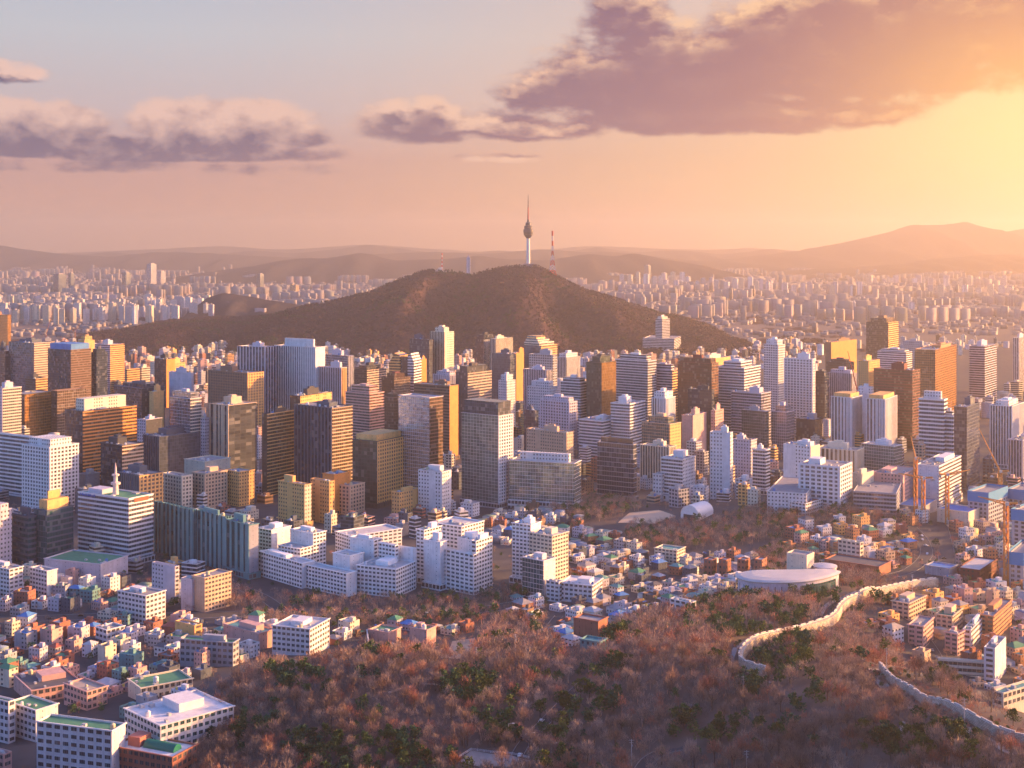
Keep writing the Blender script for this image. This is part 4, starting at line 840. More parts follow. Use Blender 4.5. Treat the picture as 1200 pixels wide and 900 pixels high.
for pts, w_, mt in (([(1090, 679), (1050, 683), (1015, 691), (990, 700), (968, 708), (960, 722)], 4, PATHM), ([(925, 742), (890, 745), (864, 757), (855, 775), (862, 790), (885, 797), (905, 800)], 3.2, CONC), ([(1024, 784), (1032, 801), (1060, 821), (1100, 840), (1140, 859), (1180, 879), (1210, 890)], 6, PATHM),
                    ([(1060, 846), (1055, 858), (1062, 868)], 2.5, CONC), ([(455, 812), (475, 806), (500, 801), (520, 803)], 2, PATHM)):
    o, P = strip('path', pts, w_, mt); LANES.append((P, w_ + 1.5))
for pts, w_ in (([(748, 912), (752, 900), (762, 888), (782, 879), (800, 876)], 7), ([(600, 900), (612, 872), (640, 845), (668, 815), (690, 795)], 6), ([(606, 765), (625, 752), (640, 740), (655, 722)], 6), ([(1068, 618), (1082, 632), (1088, 650), (1072, 668), (1040, 676)], 10), ([(1098, 606), (1108, 640), (1112, 672)], 14), ([(1075, 735), (1100, 770), (1108, 795)], 6),
                ([(-30, 728), (120, 722), (250, 722), (330, 716), (450, 720), (560, 716), (620, 706)], 16), ([(280, 688), (310, 700), (330, 716)], 10), ([(660, 700), (720, 690), (800, 680), (870, 676)], 7)):
    o, P = strip('road', pts, w_, ASPH, .2); LANES.append((P, w_))
    for e in (w_ / 2 + .15, -w_ / 2 - .15):
        m_ = MB(); Q_ = offs(P, e); Q2 = offs(P, e + .3 * (1 if e > 0 else -1))
        for i in range(len(P) - 1):
            za, zb = T(*P[i]) + .35, T(*P[i + 1]) + .35; a, a2, c2, d2 = Q_[i], Q_[i + 1], Q2[i + 1], Q2[i]
            m_.face([(*a, za), (*a2, zb), (*c2, zb), (*d2, za)][::(1 if e < 0 else -1)]); m_.face([(*a, za - 1), (*a2, zb - 1), (*a2, zb), (*a, za)]); m_.face([(*d2, za), (*c2, zb), (*c2, zb - 1), (*d2, za - 1)])
        tag(m_.obj('kerb', CONC), kind='structure')
def ground_patch(name, pts, mat, lift=.35):
    P = resample([at(*p)[:2] for p in pts] + [at(*pts[0])[:2]], 3)[:-1]; cx, cy = sum(p[0] for p in P) / len(P), sum(p[1] for p in P) / len(P); m_ = MB(); n = len(P); LANES.append((P, 3)); A = sum(P[i][0] * P[(i + 1) % n][1] - P[(i + 1) % n][0] * P[i][1] for i in range(n)); P = P if A > 0 else P[::-1]
    for s0, s1 in ((1, .8), (.8, .6), (.6, .4), (.4, .2), (.2, 0.01)):
        R_ = lambda p, s: (cx + (p[0] - cx) * s, cy + (p[1] - cy) * s)
        for i in range(n):
            q = [R_(P[i], s0), R_(P[(i + 1) % n], s0), R_(P[(i + 1) % n], s1), R_(P[i], s1)]; m_.face([(*p, T(*p) + lift) for p in q])
    for s in (.35, .7): LANES.append((resample([R_(p, s) for p in P], 4), 4))
    return tag(m_.obj(name, mat), kind='structure')
ground_patch('sports_ground', [(724, 613), (738, 601), (772, 598), (792, 605), (768, 614)], paint((.50, .36, .25), .95, .15, .1)); ground_patch('sports_ground', [(512, 771), (530, 752), (556, 748), (560, 762), (545, 774)], paint((.36, .27, .20), .95, .2, .1)); ground_patch('terrace', [(538, 893), (552, 880), (575, 884), (600, 886), (620, 892), (618, 899), (590, 899), (560, 899)], paint((.34, .28, .25), .9))
# ------------------------------------------------------------------ museum, dome, cranes and building site
cx, cy, zc = at(922, 692); MZ = zc; P0 = [(cx + a, cy + d) for a, d in ((-38, -4), (-31, -18), (-4, -21), (22, -12), (46, 13), (38, 21), (8, 17), (-22, 17), (-36, 9))]
r_ = simple('museum', 'low white museum with a swelling curved roof on the wooded slope', 'museum', (cx, cy, zc)); Ps = smooth([(p[0] - cx, p[1] - cy) for p in P0 + P0[:1]], 3)[:-1]
m_ = MB(); m_.prism(Ps, -8, 10); m_.obj('wall', facade('lilac', 'grey', 9, 5, .12, .7), r_)
m_ = MB(); rings = [(1.02, 10.02), (1.04, 11), (.95, 12.2), (.7, 13.2), (.2, 13.6)]
for (s0, z0), (s1, z1) in zip(rings, rings[1:]):
    for i in range(len(Ps)):
        a, c2 = Ps[i], Ps[(i + 1) % len(Ps)]; m_.face([(a[0] * s0, a[1] * s0, z0), (c2[0] * s0, c2[1] * s0, z0), (c2[0] * s1, c2[1] * s1, z1), (a[0] * s1, a[1] * s1, z1)])
m_.face([(p[0] * .2, p[1] * .2, 13.6) for p in Ps]); m_.obj('roof', paint((.46, .44, .43), .6, .15, .1), r_)
m_ = MB(); Pg = [(p[0] * 1.012, p[1] * 1.012) for p in Ps if p[0] > 5 and p[1] < 6]; 
for a, c2 in zip(Pg, Pg[1:]): m_.face([(*a, .5), (*c2, .5), (*c2, 8), (*a, 8)], [(a[0], .5), (c2[0], .5), (c2[0], 8), (a[0], 8)])
m_.obj('glass_front', facade('slate', 'teal', 6.1, 2.4, .94, .96), r_); FOOT.append((cx, cy, 0, 48, 24))
X, Y, Z = cx + 20, cy + 22, MZ - 3; bld(0, 0, 0, 0, 0, 'n', 'cream', 'grey', 'cream box hall standing at the back of the white museum', pos=(X, Y, MZ - 3, R(36), 17, 14, 25), name='low_building', cat='building', pent=False, geo=False)
X, Y, Z = cx + 36, cy + 31, MZ - 4; r_ = simple('drum_hall', 'round pale drum beside the cream box at the museum', 'building', (X, Y, Z)); m_ = MB(); m_.lathe([(9, -3), (9, 15), (9.6, 15.1), (9.6, 16)], 28); m_.obj('wall', facade('lilac', 'grey', 8, 3, .5, .3), r_); m_ = MB(); m_.lathe([(9.6, 16.01), (5, 16.8), (.01, 17)], 28); m_.obj('roof', paint((.5, .48, .5)), r_)
X, Y, Z = at(808, 609); r_ = simple('arched_hall', 'white barrel-vaulted sports hall between sports ground and woods', 'hall', (X, Y, Z), -R(38)); n = 14; rr = 10.5; m_ = MB(); Lh = 30
V = lambda i, yy, s=1: (-rr * s * math.cos(math.pi * i / n), yy, 5 + 9.5 * s * math.sin(math.pi * i / n))
for i in range(n): m_.face([V(i, 0), V(i, Lh), V(i + 1, Lh), V(i + 1, 0)])
m_.obj('roof', paint((.66, .62, .6), .5, .12, .1), r_); m_ = MB(); m_.prism([(-rr, .4), (rr, .4), (rr, Lh - .4), (-rr, Lh - .4)], -3, 5, top=False); m_.face([V(i, .4, .98) for i in range(n, -1, -1)]); m_.obj('wall', paint((.70, .66, .64), .6), r_); m_ = MB(); m_.box(-7, .0, 0, 7, .38, 5); m_.obj('glass_front', paint((.05, .06, .08), .2), r_); FOOT.append((X + 10, Y + 20, R(38), 14, 24))
def crane(px, py, top, tipx, tipy, col, label, Y=None, luff=True):
    X, Yy, Z = at(px, py)
    if Y: Yy = Y; X = (px - 600) / F * Y; Z = 0
    h = CH + (HY - top) / F * Yy - Z; r_ = simple('tower_crane', label, 'crane', (X, Yy, Z), group='construction cranes'); mt = paint(col, .6); n = max(4, int(h / 7)); wd = 1.5
    m_ = MB()
    for i in range(n):
        z0, z1 = h * i / n - (3 if i == 0 else 0), h * (i + 1) / n; C4 = [(-wd, -wd), (wd, -wd), (wd, wd), (-wd, wd)]
        for j in range(4):
            k = (j + 1) % 4; m_.bar((*C4[j], z0), (*C4[j], z1), .42, .42, 4); m_.bar((*C4[j], z0), (*C4[k], z1), .28, .28, 4)
    m_.obj('mast', mt, r_); m_ = MB(); tx, tz = (tipx - px) / F * Yy, CH + (HY - tipy) / F * Yy - Z; A = Vector((0, 0, h)); B = Vector((tx, 8, tz)); nn = 8; m_.bar(A + Vector((0, 0, 1.2)), B, .5, .3, 4); m_.bar(A + Vector((0, 1.4, -1)), B, .5, .3, 4); m_.bar(A + Vector((0, -1.4, -1)), B, .5, .3, 4)
    for i in range(nn):
        f0, f1 = i / nn, (i + 1) / nn; o0 = Vector((0, 1.4, -1)) * (1 - f0); o1 = Vector((0, 0, 1.2)) * (1 - f1); m_.bar(A.lerp(B, f0) + o0, A.lerp(B, f1) + o1, .25, .25, 4)
    m_.obj('jib', mt, r_); D = (A - B); D.z = 0; D = D.normalized() if D.length > .1 else Vector((-1, 0, 0)); m_ = MB(); m_.bar(A, A + D * 9 + Vector((0, 0, 1)), 1.0, 1.0, 4); m_.obj('counter_jib', mt, r_); m_ = MB(); e = A + D * 9; m_.box(e.x - 1.5, e.y - 1.5, e.z - 2.6, e.x + 1.5, e.y + 1.5, e.z - .2); m_.obj('counterweight', paint((.3, .3, .3)), r_); m_ = MB(); m_.box(-1.3, -3.2, h - 1.2, 1.3, -1.6, h + 1.6); m_.obj('cab', paint((.55, .5, .45), .4), r_)
OR = (.62, .24, .06)
crane(1073, 606, 537, 1070, 512, OR, 'orange crane with upright jib before the striped tower'); crane(1172, 600, 552, 1150, 503, OR, 'orange crane with a long jib leaning left over the blue nets'); crane(1005, 520, 458, 995, 412, (.55, .05, .05), 'red crane leaning left among the office towers'); crane(1082, 612, 560, 1055, 556, OR, 'orange crane with level jib in front of the blue roof'); crane(1110, 616, 556, 1140, 552, OR, 'orange crane whose jib points right to the blue nets')
crane(1179, 690, 590, 1150, 584, OR, 'tall orange crane rising through the building site'); crane(54, 405, 392, 61, 364, (.25, .10, .08), 'distant dark crane with raised jib behind the blue roof'); crane(88, 402, 388, 93, 378, (.25, .10, .08), 'smaller distant dark crane left of the yellow block')
site = dict(name='unfinished_building', cat='building site', group='unfinished concrete blocks', pent=False)
for (xl, xc, xr, yt, yb, lab) in ((1135, 1158, 1180, 579, 618, 'unfinished concrete block with blue safety net at the crane'), (1181, 1200, 1216, 576, 612, 'unfinished block with blue net cut by the right edge'), (1186, 1204, 1222, 600, 650, 'unfinished concrete frame behind the tall orange crane'), (1182, 1199, 1215, 650, 694, 'nearest unfinished block with a bright blue netted top')):
    o = bld(xl, xc, xr, yt, yb, 'g', 'grey', 'grey', lab, geo=True, mw=5, **site); l, r, h = o['dims']; m_ = MB(); m_.prism([(-l - .8, -.8), (.8, -.8), (.8, r + .8), (-l - .8, r + .8)], h - 9, h + 1.5, top=False); m_.obj('safety_net', paint((.02, .20, .42), .7, .15, .3), o)
o = bld(1098, 1135, 1150, 600, 620, 'n', 'cream', 'grey', 'cream site hall with bright blue roof among the cranes', roof='blue', name='low_building', cat='building', pent=False)
o = bld(1052, 1082, 1098, 594, 604, 'n', 'grey', 'grey', 'low shed with a strong blue roof left of the cream site hall', roof='blue', name='shed', cat='shed', pent=False)
bld(1122, 1148, 1168, 668, 684, 'p', 'wine', 'grey', 'dark red gabled hall with a pale roof above the old wall houses', roof='pale', name='low_building', cat='building', pent=False); bld(1084, 1112, 1122, 666, 678, 'n', 'grey', 'grey', 'long shed with a blue and white roof below the road', roof='blue', name='shed', cat='shed', pent=False)
bld(672, 701, 712, 728, 749, 'n', 'brick', 'grey', 'red brick box with blank walls among bare trees', name='low_building', cat='building', pent=False); bld(680, 703, 711, 752, 768, 'p', 'teal', 'grey', 'small building with a teal roof and light blue wall at the wood edge', roof='teal', name='low_building', cat='building', pent=False)
bld(966, 1030, 1044, 664, 676, 'n', 'brick', 'grey', 'long red-brown banked hall above the sunlit wall', name='low_building', cat='building', pent=False, roof='dark')
for xa, lab in ((825, 'first red brick house from the left in the row by the museum'), (842, 'second red brick house from the left in the row by the museum'), (864, 'third red brick house from the left in the row by the museum'), (884, 'fourth red brick house nearest the white museum in the row')): bld(xa, xa + 9, xa + 15, 656, 675, 'p', 'brick', 'grey', lab, name='house', cat='house', group='row of red brick houses by the museum', geo=False, roof='pale', pent=False)
# grey screen walls on the ledge
for pts, lab in (([(430, 752), (440, 771)], 'tall pale screen wall standing alone left on the ledge'), ([(460, 768), (491, 772), (517, 784)], 'bent grey screen wall along the edge of the ledge')):
    P = [at(*p)[:2] for p in pts]; A, B = offs(P, .4), offs(P, -.4); r_ = simple('screen_wall', lab, 'wall', (*P[0], T(*P[0]))); m_ = MB(); ox, oy, oz = *P[0], T(*P[0])
    Q_ = [(p[0] - ox, p[1] - oy) for p in B + A[::-1]]; Q_ = Q_ if sum(Q_[i][0] * Q_[(i + 1) % len(Q_)][1] - Q_[(i + 1) % len(Q_)][0] * Q_[i][1] for i in range(len(Q_))) > 0 else Q_[::-1]; m_.prism(Q_, -4, 8.5); m_.obj('panel', facade('grey', 'grey', 20, 1.2, .06, 1.1), r_); q = MB(); q.prism([(a * 1.004, b2 * 1.004 - .02) for a, b2 in Q_], 8.52, 8.9); q.obj('coping', paint((.5, .48, .48)), r_)
# ------------------------------------------------------------------ what the camera can see of each building (a coarse depth map, used only to sort countable repeats by size in view)
ZB = np.full((900, 1200), 1e9)
def proj(x, y, z): return 600 + x / y * F, HY - (z - CH) / y * F
def raster(x, y, z, hw, h, put=True):
    a, _ = proj(x - hw, y, z); c2, yb_ = proj(x + hw, y, z); _, yt_ = proj(x, y, z + h); a, c2, yt_, yb_ = int(max(0, a)), int(min(1199, c2)), int(max(0, yt_)), int(min(899, yb_))
    if c2 <= a or yb_ <= yt_: return 0
    s = ZB[yt_:yb_ + 1, a:c2 + 1]; vis = int((s > y).sum())
    if put: np.minimum(s, y, out=s)
    return vis
for root, wx, wy, h, lab in PLACED:
    l, r, hh = root['dims']; raster(wx, wy, root.location.z, (l + r) * .38, hh)
for xx in range(0, 1200, 4):
    g = hill_at(xx, 395) if 60 < xx < 950 else None
def free(x, y, rad):
    for cx, cy, t, a, c2 in FOOT:
        dx_, dy_ = x - cx, y - cy
        if abs(dx_) + abs(dy_) > 260: continue
        u = dx_ * math.cos(t) - dy_ * math.sin(t); v = dx_ * math.sin(t) + dy_ * math.cos(t)
        if abs(u) < a + rad and abs(v) < c2 + rad: return False
    return True
_lp = np.array([(p[0], p[1], w_) for P, w_ in LANES for p in P])
def off_lane(x, y, rad):
    return bool((np.hypot(_lp[:, 0] - x, _lp[:, 1] - y) > _lp[:, 2] / 2 + rad + .5).all())
LM = [(619, 300, 'hilltop tower'), (776, 395, 'white hill hotel'), (350, 440, 'white-finned twin towers'), (84, 440, 'blue-roofed tower'), (118, 520, 'large orange office tower'), (58, 560, 'white gridded tower'), (135, 620, 'striped news office'), (240, 640, 'long teal glass row'), (217, 505, 'pale blue glass tower'),
      (278, 470, 'brown gridded tower'), (272, 520, 'dark bronze tower'), (328, 530, 'golden banded tower'), (379, 530, 'tall dark glass tower'), (443, 550, 'gold-gridded green block'), (493, 520, 'mirror glass tower'), (570, 530, 'tallest central tower'), (509, 580, 'white punched slab'), (345, 590, 'long gold slab'), (638, 570, 'green glass hall'), (722, 550, 'black office cube'),
      (846, 545, 'slender white tower'), (795, 560, 'banded flats by the trees'), (655, 490, 'pale gridded cube'), (633, 430, 'stepped glass tower'), (704, 470, 'bronze tower'), (745, 455, 'close-banded white tower'), (818, 470, 'wine-red tower'), (864, 460, 'broad striped tower'), (937, 460, 'white grid hotel'), (992, 500, 'twin rounded towers'), (1050, 480, 'dark red office block'), (1096, 450, 'orange mirror block'),
      (1093, 510, 'bold striped tower'), (1133, 525, 'blue glass tower'), (1180, 515, 'white ribbed tower'), (1034, 415, 'tallest brown tower'), (1155, 440, 'lone lilac flats'), (967, 575, 'sunny white block'), (1030, 550, 'green-fronted white block'), (1150, 595, 'blue safety nets'), (930, 590, 'long white building'), (945, 600, 'dark red roofed villa'), (996, 648, 'cream green-roofed block'), (925, 680, 'white museum'), (860, 665, 'brick house row'),
      (785, 652, 'cream school wing'), (760, 607, 'sports ground'), (810, 597, 'white vaulted hall'), (680, 695, 'long white two-storey building'), (632, 680, 'teal glass office'), (640, 650, 'cream apartment tower'), (540, 660, 'third white apartment group'), (450, 685, 'bent white slab'), (335, 675, 'long left white slab'), (686, 738, 'red brick box'), (695, 760, 'teal-roofed building'), (800, 714, 'teal-roofed white house'), (350, 752, 'yellow-striped school'), (245, 765, 'green-roofed school wing'),
      (166, 715, 'wedge-screen flats'), (248, 697, 'window-grid hotel'), (221, 745, 'orange-lit flats'), (128, 745, 'white church hall'), (60, 810, 'pink school wing'), (100, 822, 'pink school block'), (190, 810, 'cream school wing by the wood'), (210, 850, 'L-shaped white school'), (95, 880, 'nearest white school block'), (10, 690, 'white flats at the edge'), (52, 688, 'wedge-topped flats'), (190, 690, 'grey-lilac slab'), (100, 672, 'grey podium hall'), (1065, 718, 'tan five-storey flats'),
      (1080, 750, 'pink brick flats'), (1112, 735, 'tan roof-terrace flats'), (1140, 750, 'white lane flats'), (1168, 740, 'rust brown flats'), (1130, 785, 'banded school'), (1145, 675, 'dark red gabled hall'), (1192, 670, 'netted site block'), (1005, 668, 'red-brown banked hall'), (1190, 820, 'yellow-lit school hall'), (1100, 672, 'blue-roofed shed'), (1098, 640, 'curving ramp road'), (560, 615, 'low tiled roofs')]
USED = set()
def autolabel(px, py, adj, noun, roofw):
    q = sorted(LM, key=lambda t: math.hypot(t[0] - px, (t[1] - py) * 1.5))
    for size in ('', 'small', 'squat', 'narrow', 'broad', 'plain', 'boxy'):
        for k in range(4):
            lx, ly, n = q[k]; dx_, dy_ = px - lx, py - ly
            rel = ('right of' if dx_ > 0 else 'left of') if abs(dx_) > 1.2 * abs(dy_) else ('in front of' if dy_ > 0 else 'behind')
            lab = ' '.join(f'{size} {adj} {noun} with {roofw} roof {rel} the {n}'.split())
            if lab not in USED and len(lab.split()) <= 16: USED.add(lab); return lab
        a, b2 = sorted(q[:2]); lab = ' '.join(f'{size} {adj} {noun}, {roofw} roof, between the {a[2]} and the {b2[2]}'.split())
        if lab not in USED and len(lab.split()) <= 16: USED.add(lab); return lab
    return None
def boxes_mesh(items):
    """many plain far-off blocks in one mass: (x, y, z, half width, half depth, height, angle, tint)"""
    n = len(items); A = np.array([i[:7] for i in items], float); tint = np.array([i[7] for i in items], float)
    c8 = np.array([(-1, -1, 0), (1, -1, 0), (1, 1, 0), (-1, 1, 0), (-1, -1, 1), (1, -1, 1), (1, 1, 1), (-1, 1, 1)], float); lx = c8[None, :, 0] * A[:, 3:4]; ly = c8[None, :, 1] * A[:, 4:5]; ca, sa = np.cos(A[:, 6:7]), np.sin(A[:, 6:7])
    V = np.stack([A[:, 0:1] + lx * ca + ly * sa, A[:, 1:2] - lx * sa + ly * ca, A[:, 2:3] - 3 + c8[None, :, 2] * (A[:, 5:6] + 3)], -1).reshape(-1, 3)
    f = np.array([(0, 1, 5, 4), (1, 2, 6, 5), (2, 3, 7, 6), (3, 0, 4, 7), (4, 5, 6, 7)]); Q = (f[None] + np.arange(n)[:, None, None] * 8).reshape(-1, 4); return V, Q, np.repeat(tint, 8, 0)
# ---- small blocks filling the centre
MIDW = ['white', 'white', 'lilac', 'grey', 'tan', 'cream', 'pink', 'brick', 'slate', 'brown', 'cream', 'gold']
cand = []; q = random.Random(11)
for k in range(6200):
    y = math.sqrt(q.uniform(1180 ** 2, 3900 ** 2)); x = q.uniform(-.42, .42) * y; z = T(x, y)
    px, py = proj(x, y, z)
    if y > 3300 and 90 < px < 900 and hill_top(x, y) > 5: continue
    if wooded(np.array([x]), np.array([y]))[0] or (560 < px < 1000 and py > 596) or (py > 612 and px > 560) or (250 < px < 600 and py > 640) or (py > 690): continue
    s = q.uniform(8, 17); h = q.choice([9, 12, 14, 18, 22, 26, 34]) * q.uniform(.8, 1.15) * (1.0 if y > 1700 else .75) * (.75 if y > 3000 else 1)
    if not free(x, y, s * .62): continue
    w1 = q.choice(MIDW); cand.append([x, y, z, s, s * q.uniform(.6, 1.3), h, R(36 + q.gauss(0, 9)), w1, q.choice(['grey', 'grey', 'green', 'pale', 'tan', 'dark'])]); FOOT.append((x, y, cand[-1][6], s * .55, cand[-1][4] * .55))
cand.sort(key=lambda c_: c_[1])
for c_ in cand: c_.append(raster(c_[0], c_[1], c_[2], c_[3] * .6, c_[5]))
cand.sort(key=lambda c_: -c_[9]); rest = []
for i, c_ in enumerate(cand):
    x, y, z, s, d, h, th, w1, rf, vis = c_; px, py = proj(x, y, z + h / 2)
    lab = autolabel(px, py, w1 if w1 != 'slate' else 'blue grey', 'block', rf) if i < 285 and vis > 14 else None
    if lab: bld(0, 0, 0, 0, 0, q.choice(['p', 'p', 'b', 'g', 'B']), w1, q.choice(['grey', 'navy', 'bronze']), lab, pos=(x, y, z, th, s, d, h), geo=False, name='office_block', cat='building', group='small blocks filling the city centre', roof=rf, pent='small', fh=3.6)
    elif vis > 0: rest.append((x, y, z, s / 2, d / 2, h, th, COL[w1]))
# ---- low houses of the foreground quarters
ZONES = [([(-20, 700), (70, 706), (140, 712), (200, 722), (262, 726), (330, 738), (320, 772), (262, 780), (228, 800), (222, 830), (140, 842), (120, 800), (-20, 806)], 0), ([(604, 722), (640, 662), (676, 622), (720, 622), (760, 652), (860, 650), (900, 652), (868, 680), (868, 698), (800, 712), (722, 732), (700, 764), (660, 760), (640, 732)], 1), ([(548, 604), (600, 596), (650, 596), (690, 616), (672, 636), (600, 640), (560, 628)], 1), ([(900, 612), (960, 622), (1060, 616), (1076, 660), (1040, 668), (985, 664), (908, 650)], 2), ([(1004, 724), (1050, 708), (1102, 703), (1112, 668), (1215, 640), (1215, 806), (1172, 812), (1108, 796), (1066, 768), (1040, 744), (1004, 732)], 2), ([(820, 684), (862, 676), (868, 700), (806, 710)], 1)]
PAL = [['white', 'white', 'lilac', 'grey', 'pink', 'cream', 'teal', 'brick', 'slate'], ['white', 'grey', 'lilac', 'slate', 'brick', 'white', 'cream', 'brown'], ['tan', 'pink', 'cream', 'brick', 'gold', 'rust', 'tan', 'white']]
ROOFS = [['green', 'grey', 'pale', 'green', 'dark', 'teal', 'blue', 'red'], ['grey', 'dark', 'teal', 'green', 'pale', 'grey', 'blue'], ['green', 'green', 'tan', 'pale', 'grey', 'dark', 'teal', 'blue']]
hs = []; ZONES += [([(-20, 640), (40, 672), (180, 690), (300, 688), (330, 712), (262, 720), (140, 710), (-20, 700)], 0), ([(1000, 606), (1060, 600), (1200, 625), (1210, 668), (1116, 668), (1090, 640), (1060, 614)], 2), ([(905, 600), (985, 592), (1060, 600), (1000, 612), (930, 622)], 2), ([(590, 690), (640, 704), (640, 732), (600, 724)], 1), ([(380, 722), (560, 718), (560, 742), (430, 744), (380, 760)], 1)]
q = random.Random(5)
for pts, kind in ZONES:
    P = gpoly(pts); x0, x1, y0, y1 = min(p[0] for p in P), max(p[0] for p in P), min(p[1] for p in P), max(p[1] for p in P); st = 13.0; th0 = R(q.uniform(20, 50))
    nx_ = int((x1 - x0) / st) + 1; ny_ = int((y1 - y0) / st) + 1
    for j in range(ny_):
        for i in range(nx_):
            x, y = x0 + (i + q.uniform(.1, .9)) * st, y0 + (j + q.uniform(.1, .9)) * st
            if not inpoly(np.array([x]), np.array([y]), P)[0] or wooded(np.array([x]), np.array([y]))[0] or q.random() < .10: continue
            s, d = q.uniform(7, 13), q.uniform(7, 12); h = q.choice([3.4, 6.4, 6.4, 9.4, 9.4, 12]) * q.uniform(.9, 1.1) * (.72 if kind == 1 else 1)
            if not free(x, y, s * .52) or not off_lane(x, y, s * .6): continue
            th = th0 + q.choice([0, 0, R(90)]) + q.gauss(0, .12) + .0008 * x; hs.append([x, y, T(x, y), s, d, h, th, q.choice(PAL[kind]), q.choice(ROOFS[kind]), kind]); FOOT.append((x, y, th, s * .52, d * .52))
for c_ in sorted(hs, key=lambda c_: c_[1]): c_.append(raster(c_[0], c_[1], c_[2], c_[3] * .6, c_[5] + 3) + c_[3] * c_[4] * F * F / c_[1] ** 3 * CH * .4)
hs.sort(key=lambda c_: -c_[10]); hrest = []; _hm = {}
def house(x, y, z, s, d, h, th, w1, rf, kind, lab):
    r_ = empty('house', (x, y, z), -th); tag(r_, lab, 'house', 'low houses of the foreground quarters'); fm = facade(w1, 'grey', 3.1, q.choice([2.6, 3.2]), q.choice([.35, .5]), .42)
    hip = q.random() < (.45 if kind == 1 else .22); rm = paint(ROOFC[rf], .8, .3, .4); a, b2 = s / 2, d / 2
    if hip:
        m_ = MB(); m_.prism([(-a, -b2), (a, -b2), (a, b2), (-a, b2)], -4, h, top=False); m_.obj('wall', fm, r_); m_ = MB(); e = .5; rh = min(a, b2) * .55
        A = [(-a - e, -b2 - e, h), (a + e, -b2 - e, h), (a + e, b2 + e, h), (-a - e, b2 + e, h)]
        k0, k1 = ((-a + b2 * .9, 0, h + rh), (a - b2 * .9, 0, h + rh)) if a > b2 else ((0, -b2 + a * .9, h + rh), (0, b2 - a * .9, h + rh))
        if a > b2: F_ = [(A[0], A[1], k1, k0), (A[1], A[2], k1), (A[2], A[3], k0, k1), (A[3], A[0], k0)]
        else: F_ = [(A[0], A[1], k0), (A[1], A[2], k1, k0), (A[2], A[3], k1), (A[3], A[0], k0, k1)]
        for f_ in F_: m_.face(f_)
        m_.face(A[::-1]); m_.obj('roof', rm, r_)
    else:
        me, I = walls(s, d, h, .9, -4, .3); w_ = meshobj('wall', me, [fm, fm, paint(COL[w1], .75)], r_, (a, -b2, 0)); m_ = MB(); m_.face([(p[0] + a, p[1] - b2, h - .85) for p in I]); m_.obj('roof', rm, r_)
        hx, hy = q.uniform(-a * .5, a * .2), q.uniform(-b2 * .2, b2 * .3); m_ = MB(); m_.box(hx, hy, h - .84, hx + s * .32, hy + d * .3, h + 2.2); m_.obj('stair_hut', paint(COL[w1], .75), r_)
        if q.random() < .4: m_ = MB(); m_.lathe([(.8, h - .84), (.8, h + .7), (.2, h + 1)], 8, (-a * .6, -b2 * .5)); m_.obj('water_tank', paint(q.choice([(.55, .42, .1), (.05, .2, .45), (.5, .5, .52)]), .5), r_)
        elif q.random() < .5: unit_box('roof_unit', 1.6, 1.2, 1.0, paint((.45, .45, .46)), r_, (-a * .6, -b2 * .6, h - .84))
for i, c_ in enumerate(hs):
    x, y, z, s, d, h, th, w1, rf, kind, vis = c_; px, py = proj(x, y, z + h)
    lab = autolabel(px, py, w1 if w1 != 'slate' else 'blue grey', 'house', rf) if i < 300 else None
    if lab: house(x, y, z, s, d, h, th, w1, rf, kind, lab)
    else: hrest.append((x, y, z, s / 2, d / 2, h, th, COL[w1])); hrest.append((x, y, z + h, s / 2 - .3, d / 2 - .3, .35, th, ROOFC[rf]))
# ---- the city beyond: apartment rows at the far side of the hill, then block after block to the mountains
q = random.Random(23); far = []; FARC = [(.34, .27, .26), (.27, .215, .21), (.22, .185, .20), (.31, .23, .19), (.15, .13, .145), (.14, .095, .08)]
fmat_ = [facade(w1, 'grey', 3, 4, .7, .45) for w1 in ('white', 'lilac', 'cream')]; ind = 0
def slab(x, y, s, d, h, th, lab, grp, k):
    r_ = empty('apartment_slab', (x, y, -1), -th); tag(r_, lab, 'apartments', grp); m_ = MB(); m_.prism([(-s, -d), (s, -d), (s, d), (-s, d)], 0, h, top=False); m_.obj('wall', fmat_[k], r_); m_ = MB(); m_.prism([(-s, -d), (s, -d), (s, d), (-s, d)], h + .02, h + 1.2); m_.prism([(-s * .3, -d * .5), (s * .2, -d * .5), (s * .2, d * .5), (-s * .3, d * .5)], h + 1.22, h + 5); m_.obj('roof', paint((.42, .36, .34)), r_)
for row, (y0, h0, xa, xb) in enumerate([(4900, 66, -10, 245), (5150, 60, -14, 205), (5500, 64, -14, 235), (5600, 62, 205, 262), (5900, 62, 0, 250)]):
    px = xa
    while px < xb:
        wd = q.uniform(7, 12); x = (px - 600) / F * y0; y = y0 + q.uniform(-60, 120); slab(x, y, wd * .4 * y0 / F, 7, h0 * q.uniform(.75, 1.12), R(q.choice([8, 20, -12, 40])), 'pale slab of flats in the distant rows left of the tower hill', 'distant rows of flats left of the tower hill', q.randrange(3)); px += wd * q.uniform(.95, 1.5)
for row, (y0, h0, xa, xb) in enumerate([(5600, 58, 955, 1024), (5900, 50, 1062, 1125), (7200, 66, 1090, 1190), (7600, 70, 890, 1020), (8200, 75, 780, 900), (8600, 95, 730, 800), (9000, 70, 1020, 1190), (6500, 45, 905, 960)]):
    px = xa
    while px < xb:
        wd = q.uniform(5.5, 9); x = (px - 600) / F * y0; y = y0 + q.uniform(-80, 160); slab(x, y, wd * .38 * y0 / F, 8, h0 * q.uniform(.75, 1.15), R(q.choice([8, 25, 40])), 'hazy slab of flats in the distant rows right of the tower hill', 'distant rows of flats right of the tower hill', q.randrange(3)); px += wd * q.uniform(1.0, 1.5)
